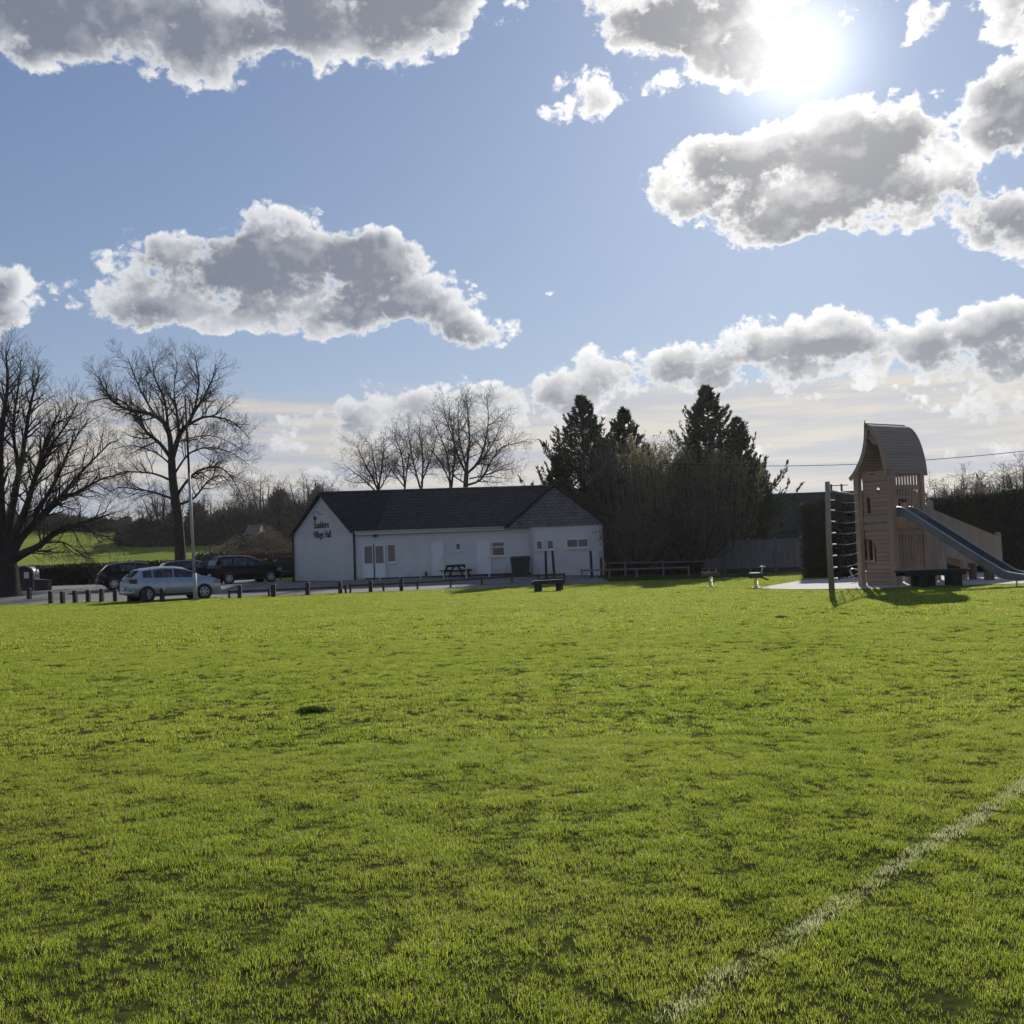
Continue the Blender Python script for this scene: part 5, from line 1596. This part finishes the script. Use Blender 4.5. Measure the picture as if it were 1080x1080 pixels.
# lop-sided roof shell
prof_r = [(.90, 5.64), (.78, 5.63), (.62, 5.55), (.46, 5.39), (.31, 5.14), (.20, 4.86), (.12, 4.56), (.06, 4.25), (.03, 3.98), (.02, 3.80)]
prof_l = [(.90, 5.64), (.93, 5.25), (1.00, 4.88), (1.12, 4.55), (1.28, 4.28), (1.48, 4.02), (1.70, 3.82)]
def shell(prof, t_):
    out = []
    for i, (y, z) in enumerate(prof):
        a = prof[max(i - 1, 0)]; c = prof[min(i + 1, len(prof) - 1)]
        d = Vector((c[0] - a[0], c[1] - a[1])).normalized(); n = Vector((-d.y, d.x))
        if n.y < 0 and i < 2: n = -n
        if (n.x > 0) != (prof is prof_l): n = -n
        out.append((y - n.x * t_, z - n.y * t_))
    return out
def dense(prof, k=3):
    P_ = smooth_path([Vector((a, b_, 0)) for a, b_ in prof], k); return [(p.x, p.y) for p in P_]
def planked_profile(name, c1, c2):
    return planked(name, c1, c2, 2, .105)
M['roof_plank'] = planked('larch_roof_boards', (0.36, 0.30, 0.255), (0.26, 0.215, 0.18), 2, .105)
for prof, nm in ((prof_r, 'roof'), (prof_l, 'roof')):
    dp = dense(prof, 4); sg = -1 if prof is prof_r else 1
    inner = []
    for i, (y, z) in enumerate(dp):
        a = dp[max(i - 1, 0)]; c = dp[min(i + 1, len(dp) - 1)]
        d = Vector((c[0] - a[0], c[1] - a[1])).normalized(); n = Vector((-d.y, d.x))
        if (n.x < 0) != (sg < 0): n = -n
        inner.append((y - n.x * .05, z - n.y * .05))
    poly = dp + list(reversed(inner))
    b = MB(); k = len(dp)
    x0_, x1_ = -.16, 1.92
    V = [(x0_, y, z) for y, z in dp] + [(x0_, y, z) for y, z in inner] + [(x1_, y, z) for y, z in dp] + [(x1_, y, z) for y, z in inner]
    F = []
    for i in range(k - 1):
        F += [(i, i + 1, 2 * k + i + 1, 2 * k + i), (k + i, 3 * k + i, 3 * k + i + 1, k + i + 1), (i, k + i, k + i + 1, i + 1), (2 * k + i, 2 * k + i + 1, 3 * k + i + 1, 3 * k + i)]
    F += [(k - 1, 2 * k - 1, 4 * k - 1, 3 * k - 1), (0, 2 * k, 3 * k, k)]
    b.add(V, F, 0, False); b.build(nm, M['roof_plank'], tower)
    # verge board at the front
    vb = MB()
    V = [(x0_ - .03, y, z) for y, z in dp] + [(x0_ - .03, a[0] * .0 + (y + (iy - y) * 3.0), z + (iz - z) * 3.0) for (y, z), (iy, iz) in zip(dp, inner) for a in [(0,)]]
    V += [(v[0] + .035, v[1], v[2]) for v in V]
    F = []
    for i in range(k - 1):
        F += [(i, k + i, k + i + 1, i + 1), (2 * k + i, 2 * k + i + 1, 3 * k + i + 1, 3 * k + i), (i, i + 1, 2 * k + i + 1, 2 * k + i), (k + i, 3 * k + i, 3 * k + i + 1, k + i + 1)]
    vb.add(V, F); vb.build('verge_board', M['larch'], tower)
# gable infill under the peak and closed rear gable
def inside(y, z):
    yr_ = None
    for P_ in (prof_r, prof_l):
        pass
    def yat(P_, z):
        for (a, c) in zip(P_, P_[1:]):
            if c[1] <= z <= a[1]: return a[0] + (c[0] - a[0]) * (a[1] - z) / (a[1] - c[1])
        return None
    a, c = yat(prof_r, z), yat(prof_l, z)
    return a is not None and c is not None and a + .06 < y < c - .05
b = MB(); cellwall(b, 0.0, 1.75, 4.85, 5.63, .03, lambda y, z: inside(y, z) and z > 5.0 + .12 * math.sin(y * 9), lambda u, z, dd: (-.1 + dd, u, z), .03)
b.build('gable_infill', M['plank_z'], tower)
b = MB(); cellwall(b, 0.0, 1.75, 3.82, 5.62, .03, inside, lambda u, z, dd: (1.5 + dd, u, z), .03)
b.build('rear_gable', M['plank_z'], tower)

# ---- slide
slide = thing('metal_slide', 'steel slide running down from the play tower to the right edge', 'slide', (TW.x, TW.y, 0), RZT)
S0 = [(0.0, 2.45), (-.35, 2.40), (-.9, 2.08), (-1.9, 1.47), (-2.9, .86), (-3.6, .46), (-4.0, .30), (-4.5, .27), (-5.1, .25), (-5.45, .20)]
dp = [(p.x, p.y) for p in smooth_path([Vector((a, b_, 0)) for a, b_ in S0], 3)]
xl, xr = .14, .72
def wall_h(y): return .23 if y > -3.6 else max(.10, .23 - (-(y) - 3.6) * .13)
b = MB(); V = []; 
for (y, z) in dp: V += [(xl, y, z), (xl + .1, y, z - .05), (xr - .1, y, z - .05), (xr, y, z)]
k = len(dp)
b.add(V, [(4 * i + c, 4 * i + c + 1, 4 * i + c + 5, 4 * i + c + 4) for i in range(k - 1) for c in range(3)], 0, True); b.build('chute', M['slide_steel'], slide)
for xx, th in ((xl, -.03), (xr, .03)):
    b = MB(); V = []
    for (y, z) in dp:
        h = wall_h(y); V += [(xx, y, z - .07), (xx, y, z + h), (xx + th, y, z + h), (xx + th, y, z - .07)]
    b.add(V, [(4 * i + c, 4 * i + (c + 1) % 4, 4 * (i + 1) + (c + 1) % 4, 4 * (i + 1) + c) for i in range(k - 1) for c in range(4)] + [(0, 1, 2, 3), (4 * k - 4, 4 * k - 1, 4 * k - 2, 4 * k - 3)])
    b.build('side_wall', M['slide_steel'], slide)
    b = MB(); b.tube([(xx + th / 2, y, z + wall_h(y)) for (y, z) in dp], .028, 8); b.build('edge_tube', M['galv'], slide)
for y, z in ((-4.3, .26), (-5.2, .24)):
    for xx in (xl, xr):
        b = MB(); b.tube([(xx, y, -.1), (xx, y, z - .02)], .025, 8); b.build('foot', M['galv'], slide)
b = MB(); b.tube([(.78, -1.35, -.1), (.78, -1.35, 1.75)], .05, 10); b.bar((.78, -1.35, 1.70), (.1, -1.35, 1.70), .05, .05); b.build('support_pole', M['grey_paint'], slide)

# ---- access ramp behind the slide
ramp = thing('access_ramp', 'sloping wooden ramp with boarded sides behind the slide', 'ramp', (TW.x, TW.y, 0), RZT)
for yy in (.15, 1.25):
    b = MB(); n = 34; x0_, x1_ = D + .1, D + 4.55
    for i in range(n):
        a, c = x0_ + (x1_ - x0_) * i / n, x0_ + (x1_ - x0_) * (i + .95) / n
        def tz(x): return 2.80 - (x - x0_) * (2.80 - 1.52) / (x1_ - x0_)
        def bz(x): return 1.15 - (x - x0_) * (1.15 - .30) / (x1_ - x0_)
        b.add([(a, yy, bz(a)), (c, yy, bz(c)), (c, yy, tz(c)), (a, yy, tz(a)), (a, yy + .03, bz(a)), (c, yy + .03, bz(c)), (c, yy + .03, tz(c)), (a, yy + .03, tz(a))],
              [(0, 1, 2, 3), (7, 6, 5, 4), (0, 4, 5, 1), (1, 5, 6, 2), (2, 6, 7, 3), (3, 7, 4, 0)])
    b.build('side_boards', M['larch_pale'], ramp)
    b = MB(); b.bar((x0_, yy + .05, 2.68), (x1_, yy + .05, 1.42), .05, .1); b.build('handrail', M['larch_pale'], ramp)
    for (x, z1) in ((D + .25, 3.12), (D + .72, 2.92), (D + 4.5, 1.72), (D + 2.4, 2.1)):
        b = MB(); b.prism([(-.09, -.1), (.09, -.1), (.09, z1 - .08), (.03, z1), (-.03, z1), (-.09, z1 - .05)], -.07, .07, Matrix.Translation((x, yy + .06, 0))); b.build('post', M['larch_pale'], ramp)
b = MB(); b.add([(D + .1, .2, 1.95), (D + 4.5, .2, .55), (D + 4.5, 1.25, .55), (D + .1, 1.25, 1.95), (D + .1, .2, 1.88), (D + 4.5, .2, .48), (D + 4.5, 1.25, .48), (D + .1, 1.25, 1.88)],
                [(0, 1, 2, 3), (7, 6, 5, 4), (0, 4, 5, 1), (1, 5, 6, 2), (2, 6, 7, 3), (3, 7, 4, 0)]); b.build('deck', M['larch'], ramp)
b = MB()
for k in range(8): b.box(D + .16 + k * .115, D + .16 + k * .115 + .1, .02, .05, .35, 1.9)
b.build('lower_boards', M['larch'], ramp)

# ---- low timber table in front of the slats
p = at(983, 618, 33.4)
t = thing('low_table', 'long low dark timber table under the slide', 'table', (p.x, 33.4, 0), R(3))
b = MB()
for i in range(4): b.box(-1.08, 1.12, -.40 + i * .2, -.40 + i * .2 + .185, .50, .56)
b.build('tabletop', M['dark_wood'], t)
b = MB(); b.box(-1.02, .98, -.38, -.34, .38, .50); b.box(-1.02, .98, .34, .38, .38, .50); b.build('apron', M['dark_wood'], t)
for sx, sy in ((-.42, -.3), (.72, -.3), (-.42, .3), (.72, .3), (.12, .3)):
    b = MB(); b.box(sx - .11, sx + .11, sy - .08, sy + .08, -.1, .50); b.build('leg', M['dark_wood'], t)
# stumps
for px, Y, h, r_, lab in ((1043.5, 36.5, .34, .17, 'round brown log stump beneath the slide'), (1026, 37.4, .62, .13, 'upright reddish brown block at the foot of the ramp')):
    p = at(px, 610, Y); b = MB(); b.lathe([(r_, -.1), (r_ * 1.02, h * .5), (r_ * .97, h)], 14)
    tag(b.build('log_stump', M['timber'], None, (p.x, Y, 0)), lab, 'stump')

# ---- rope climbing net between a tall pole and the tower
PB_ = at(877.5, 624, 31.9); PTt = at(872.6, 508, 31.9)
net = thing('climbing_net', 'tall leaning wooden pole with rope net rungs left of the tower', 'climbing frame', (PB_.x, PB_.y, 0))
base = Vector((0, 0, -.15)); topp = Vector((PTt.x - PB_.x, 0, PTt.z))
b = MB(); b.tube([base, base.lerp(topp, .5) + Vector((-.03, 0, 0)), topp], [.09, .085, .075], 12); b.build('pole', M['larch_pale'], net)
def T2W(x, y, z):
    c_, s_ = math.cos(RZT), math.sin(RZT); return Vector((TW.x + x * c_ - y * s_ - PB_.x, TW.y + x * s_ + y * c_ - PB_.y, z))
zs = [.42, .77, 1.14, 1.50, 1.86, 2.22, 2.58, 2.90]
for i, z in enumerate(zs + [3.18]):
    a = base.lerp(topp, (z + .15) / (topp.z + .15)); c = T2W(-.12, 1.40, z + .02)
    n = (c - a).normalized(); a2 = a + n * .11; c2 = c - n * .1
    b = MB()
    if i == len(zs): b.tube([a2, c2], .035, 8); b.build('top_bar', M['galv'], net)
    else:
        m_ = a2.lerp(c2, .5) - Vector((0, 0, .05)); b.tube([a2, m_, c2], .016, 6); r_ = b.build('rung_rope', M['rope'], net)
        e = MB(); e.tube([a2, a2.lerp(c2, .16)], .024, 6); e.build('rope_clamp', M['white_paint'], r_)
        e = MB(); e.tube([c2, c2.lerp(a2, .13)], .024, 6); e.build('rope_clamp', M['white_paint'], r_)
for f in (.25, .5, .75):
    a = base.lerp(topp, (3.1 + .15) / (topp.z + .15)).lerp(T2W(-.12, 1.40, 3.12), f); c = base.lerp(topp, (.4 + .15) / (topp.z + .15)).lerp(T2W(-.12, 1.40, .4), f)
    b = MB(); b.tube([a, c - Vector((0, 0, .05))], .014, 6); b.build('upright_rope', M['rope'], net)
# bent tube frame
p = at(900, 608, 38.5); t = thing('bent_tube_rail', 'bent grey metal tube behind the rope net', 'rail', (p.x, 38.5, 0))
b = MB(); b.tube([(.12, 0, -.1), (.06, 0, .12), (-.12, 0, .45), (-.10, 0, .52), (0, 0, .54), (.5, .1, .44)], .028, 8); b.build('tube', M['galv'], t)
b = MB(); b.tube([(.5, .1, .44), (.55, .12, -.1)], .028, 8); b.build('leg', M['galv'], t)

# ---- spring riders
def coil(n=5, r=.07, z0=.02, z1=.34):
    return [Vector((r * math.cos(i * .5), r * math.sin(i * .5), z0 + (z1 - z0) * i / (n * 12.566))) for i in range(int(n * 12.566))]
M['spring_yellow'] = speckled('yellow_spring_paint', (0.55, 0.60, 0.10), (0.45, 0.50, 0.12), 9, .4, bstr=0)
def rider(label, px, Y, mat_body, L_, hb):
    p = at(px, 612, Y); t = thing('spring_rider', label, 'spring rider', (p.x, Y, GZ(p.x, Y)), 0, 'spring riders on the grass')
    b = MB(); b.prism([(-L_ / 2, hb + .02), (L_ / 2 - .05, hb), (L_ / 2, hb + .06), (L_ / 2, hb + .16), (-L_ / 2, hb + .17)], -.09, .09); b.build('body', M[mat_body], t, bevel=.015)
    b = MB(); b.tube(coil(z1=hb), .02, 6); b.build('spring', M['spring_yellow'], t)
    b = MB(); b.box(-.14, .14, -.14, .14, -.02, .03); b.build('base_plate', M['black_plastic'], t)
    return t, b
t, _ = rider('spring rider with a plain reddish brown beam seat', 749.5, 39.8, 'timber', .70, .42)
b = MB(); b.tube([(.22, 0, .58), (.22, 0, .70)], .035, 8); b.tube([(.22, -.14, .66), (.22, .14, .66)], .018, 6); b.build('handle', M['larch_pale'], t)
t, _ = rider('dark spring rider with a pale saddle and T-shaped handlebar', 797.5, 37.6, 'dark_wood', .52, .36)
b = MB(); b.box(-.22, .12, -.1, .1, .53, .565); b.build('saddle', M['white_paint'], t)
b = MB(); b.bar((.18, 0, .45), (.26, 0, .76), .04, .05); b.tube([(.10, -.1, .77), (.38, .1, .77)], .02, 6); b.build('handlebar', M['galv'], t)
b = MB(); b.bar((.1, 0, .42), (.40, 0, .30), .05, .06); b.tube([(.40, -.13, .30), (.40, .13, .30)], .035, 8); b.build('footrest', M['black_plastic'], t)
# ---------------------------------------------------------------- beyond
M['barn_dark'] = speckled('dark_barn_boards', (0.035, 0.032, 0.032), (0.022, 0.021, 0.022), 3, .9, stretch=(4, 4, .4))
M['barn_roof'] = speckled('dark_sheet_roof', (0.020, 0.020, 0.022), (0.014, 0.014, 0.016), 3, .9, spec=0.1)
a = at(792, 560, 78); c = at(985, 560, 78)
t = thing('dark_barn', 'long dark flat-looking barn behind the hedge and the fence', 'barn', ((a.x + c.x) / 2, 78, 0))
hw = (c.x - a.x) / 2; zt = at(860, 519.5, 78).z
b = MB(); b.box(-hw, hw, 0, 9, -.2, 2.4); b.build('wall', M['barn_dark'], t)
b = MB(); b.prism([(-.3, 2.25), (-.3, 2.5), (4.5, zt + .25), (9.3, 2.5), (9.3, 2.25)], -hw - .3, hw + .3, axis='x'); rf = b.build('roof', M['barn_roof'], t)
for px in (881, 892):
    q = at(px, 515, 80); b = MB(); b.tube([(q.x - t.location.x, 3, zt - .3), (q.x - t.location.x, 3, zt + .75)], .08, 6); b.box(q.x - t.location.x - .5, q.x - t.location.x + .5, 2.95, 3.05, zt + .62, zt + .68); b.build('vent_pipe', M['pipe_black'], rf)
# distant pale roofs
M['far_roof'] = speckled('pale_blue_sheet_roof', (0.30, 0.36, 0.44), (0.22, 0.27, 0.34), .3, .5)
a = at(976, 515, 240); c = at(1018, 515, 240)
t = thing('distant_shed', 'distant pale blue roof seen right of the play tower', 'shed', ((a.x + c.x) / 2, 240, -2)); hw = (c.x - a.x) / 2
zz = at(995, 518, 240).z + 2
b = MB(); b.box(-hw, hw, 0, 16, -1, zz - 3.2); b.build('wall', M['fence_wood'], t)
b = MB(); b.prism([(-1, zz - 3.4), (-1, zz - 3.2), (8, zz), (17, zz - 3.2), (17, zz - 3.4)], -hw - .5, hw + .5, axis='x'); b.build('roof', M['far_roof'], t)
# pinkish roofed cottage among the trees
M['pink_roof'] = speckled('faded_pink_tiles', (0.19, 0.12, 0.105), (0.11, 0.07, 0.066), 1.6, .9)
a = at(258, 560, 150); c = at(279, 560, 150); z0 = H(a.x, 150); ze = at(268, 563, 150).z; zr = at(268, 552.5, 150).z
t = thing('cottage', 'small cottage with a faded pink roof among the trees above the cars', 'house', ((a.x + c.x) / 2, 150, z0 - 1)); hw = (c.x - a.x) / 2
b = MB(); b.box(-hw, hw, .3, 6, 0, ze - z0 + 1); b.build('wall', M['dark_wood'], t)
b = MB(); b.prism([(0, ze - z0 + .9), (3, zr - z0 + 1), (6.3, ze - z0 + .9)], -hw - .2, hw - 1.1, axis='x'); b.build('roof', M['pink_roof'], t)

# cable and bird
M['wire'] = speckled('black_cable', (0.012, 0.012, 0.012), (0.02, 0.02, 0.02), 9, .6, bstr=0)
pts = [at(700, 489, 57), at(808, 491.4, 56), at(902, 489.7, 55), at(978, 485, 54), at(1080, 475.8, 53), at(1250, 455, 51)]
b = MB(); b.tube(smooth_path(pts, 8), .017, 5)
tag(b.build('overhead_cable', M['wire']), 'thin black overhead cable crossing the sky behind the play tower', 'cable')
q = at(830, 490, 55.8); t = thing('bird', 'small dark bird perched on the overhead cable', 'bird', (q.x, q.y, q.z))
b = MB(); b.lathe([(.01, .0), (.05, .03), (.075, .10), (.07, .17), (.045, .215), (.05, .245), (.035, .28), (.005, .295)], 12, Matrix.Rotation(R(12), 4, 'Y'))
b.tube([(-.03, 0, .03), (-.10, 0, -.10)], [.035, .018], 6); b.tube([(.09, 0, .262), (.135, 0, .255)], [.014, .003], 5)
b.build('body', M['wire'], t)

# ---- trees beyond
PF = dict(gap=[.65, .42, .3], len=[3.0, 1.5, .8], rmax=[.09, .04, .022], rmin=.014, start=.1, angle=(30, 80), wander=.3, up=[0, .04, .03, .03])
M['far_twig'] = speckled('far_twigs', (0.065, 0.045, 0.038), (0.04, 0.03, 0.026), 1, .95, bstr=0)
def far_proto(seed, h, sp, fork, leaders): 
    return free_tree('field_tree', 'x', 'tree', None, (0, 0, 0), h, seed, PF, stems=1, fork=fork, leaders=leaders, spread=sp, levels=3, r=.38, twig='far_twig')
pr = [far_proto(201, 10, .75, .22, 13), far_proto(202, 10, .95, .18, 14), far_proto(203, 10, .65, .25, 11)]
def ground_at(px, Y): p = at(px, 560, Y); return p.x, H(p.x, Y)
used = set()
def put(i, px, Y, ytop, label, group='bare trees beyond the field', sx=1.0):
    x, z = ground_at(px, Y); h = at(px, ytop, Y).z - z; k = h / 10.0
    if i not in used:
        used.add(i); o = pr[i]; o.location = (x, Y, z - .2); o.rotation_euler[2] = random.uniform(0, 6.28); o.scale = (k * sx, k * sx, k); o['label'] = label; o['group'] = group
    else:
        copy_thing(pr[i], (x, Y, z - .2), random.uniform(0, 6.28), label, (k * sx, k * sx, k), group)
put(1, 278, 190, 497, 'round-crowned bare tree standing out on the ridge left of the hall', sx=1.0)
put(0, 328, 200, 500, 'bare tree on the ridge rising just above the left end of the hall roof')
put(2, 350, 205, 508, 'bare tree on the ridge behind the hall roof near its left end')
put(1, 306, 205, 515, 'low bare tree between the two ridge trees left of the hall')
put(0, 152, 175, 531, 'bare tree on the ridge left of the tall trunk')
put(2, 175, 180, 508, 'bare tree on the ridge just left of the tall trunk')
put(0, 214, 185, 518, 'bare tree on the ridge right of the tall trunk')
put(1, 240, 180, 524, 'broad low bare tree on the ridge right of the lighting column')
put(2, 258, 186, 520, 'bare tree directly left of the round-crowned ridge tree')
put(1, 128, 220, 541, 'small bare tree on the far ridge behind the massive tree boughs')
put(0, 98, 230, 542, 'small far bare tree seen through the boughs of the massive left tree')
put(2, 60, 235, 540, 'far bare tree seen low through the middle boughs of the left tree')
put(1, 30, 235, 538, 'far bare tree seen beside the massive left trunk')
G2 = 'bare trees beyond the right hedge'
put(0, 1016, 120, 496, 'rounded bare tree above the right hedge, nearest the play tower', G2, 1.25)
put(1, 1042, 125, 503, 'bare tree above the middle of the right hedge', G2, 1.2)
put(2, 1062, 110, 499, 'bare tree above the right hedge, second from the right edge', G2, 1.2)
put(0, 1086, 95, 484, 'bare tree above the right hedge at the right edge', G2, 1.2)
put(1, 1003, 140, 506, 'small low bare tree right beside the play tower roof posts', G2)
# scrub and woodland that reads as one mass along the foot of the ridge
def wood_mass(name, label, spec, n, leaf, seed, m_):
    rnd = random.Random(seed); lv = Leaves()
    for _ in range(n):
        s_ = rnd.random(); k = s_ * (len(spec) - 1); i = min(int(k), len(spec) - 2); f = k - i
        px = spec[i][0] + (spec[i + 1][0] - spec[i][0]) * f; Y = spec[i][1] + (spec[i + 1][1] - spec[i][1]) * f + rnd.uniform(-6, 6)
        yt = spec[i][2] + (spec[i + 1][2] - spec[i][2]) * f
        x, z = ground_at(px, Y); h = at(px, yt, Y).z - z
        h *= .70 + .65 * fnoise(px, Y, .07, seed) + .2 * fnoise(px, Y, .35, seed + 3)
        if h < .3: continue
        p = Vector((x, Y, z + h * (1 - rnd.random() ** 1.6) ))
        lv.add(p, (rand_dir(rnd) + Vector((0, 0, .9))).normalized(), leaf * rnd.uniform(.5, 1.6), leaf * .33)
    e = bpy.data.objects.new('tmp', None)
    o = lv.build(name, M[m_], None, rnd)
    return tag(o, label, 'woodland', kind='stuff')
M['scrub'] = leafmat('winter_scrub', (0.090, 0.072, 0.052), (0.050, 0.048, 0.030), .15, .9, .12)
wood_mass('woodland', 'dark winter woodland along the ridge left of the hall', [(125, 185, 560), (150, 180, 548), (190, 178, 540), (230, 176, 536), (270, 176, 530), (310, 180, 522), (352, 190, 520)], 42000, .95, 5, 'scrub')
wood_mass('woodland', 'far dark tree line on the skyline behind the massive left tree', [(-60, 260, 541), (0, 255, 541), (60, 250, 546), (100, 245, 549), (135, 235, 548)], 14000, 1.2, 6, 'scrub')
wood_mass('woodland', 'reddish scrub above the right hedge', [(985, 100, 528), (1010, 95, 518), (1050, 90, 513), (1085, 88, 506), (1140, 86, 504)], 9000, .5, 7, 'brown_leaf')
# small bushes on the slope
def bush(label, px, Y, w, h, n, m_, seed, leaf=.16):
    rnd = random.Random(seed); x, z = ground_at(px, Y); t = thing('bush', label, 'bush', (x, Y, z)); lv = Leaves()
    for _ in range(n):
        d = rand_dir(rnd); d.z = abs(d.z); r = rnd.random() ** .4; p = Vector((d.x * w / 2 * r, d.y * w / 2 * r, d.z * h * r)) * (1 + .3 * mnoise.noise(d * 2.5 + Vector((seed, 0, 0))))
        lv.add(p, (d + rand_dir(rnd) * .7).normalized(), leaf * rnd.uniform(.6, 1.5), leaf * .5)
    lv.build('foliage', M[m_], t, rnd)
    W_ = Wood()
    for k in range(7):
        a = k * .9; W_.limb([Vector((0, 0, -.1)), Vector((math.cos(a) * w * .15, math.sin(a) * w * .15, h * .4)), Vector((math.cos(a) * w * .3, math.sin(a) * w * .3, h * .75))], [.05, .035, .01], 4)
    W_.build('stems', M['bark'], t)
bush('pointed dark bush left of the pink-roofed cottage', 256, 112, 3.4, 3.6, 3500, 'hedge_leaf', 3, .22)
bush('bright yellow-green low bush left of the hall gable', 291, 110, 3.6, 1.4, 2500, 'green_leaf', 4, .16)
bush('reddish bush hiding the lower wall of the pink-roofed cottage', 269, 138, 13, 3.4, 8000, 'brown_leaf', 8, .3)
bush('brown thorny bush against the right side of the pink-roofed cottage', 282, 139, 6, 4.4, 4500, 'brown_leaf', 9, .28)
bush('dark rounded bush behind the slatted gate', 300, 100, 3.2, 2.6, 3200, 'hedge_leaf', 5, .2)
bush('thin scrubby bush at the foot of the tall bare tree', 192, 76, 2.0, .8, 1400, 'brown_leaf', 6, .10)

# ---------------------------------------------------------------- thin air between here and the trees
hm = bpy.data.materials.new('haze'); hm.use_nodes = True; hm.node_tree.nodes.clear()
HN = NT(hm.node_tree); ho = HN.new('ShaderNodeOutputMaterial'); hv = HN.new('ShaderNodeVolumePrincipled')
hv.inputs['Color'].default_value = (0.86, 0.88, 0.92, 1); hv.inputs['Density'].default_value = 0.00011; hv.inputs['Anisotropy'].default_value = 0.6
HN.l.new(hv.outputs[0], ho.inputs['Volume'])
b = MB(); b.box(-420, 420, -60, 480, -4, 42)
tag(b.build('haze', hm), kind='stuff')
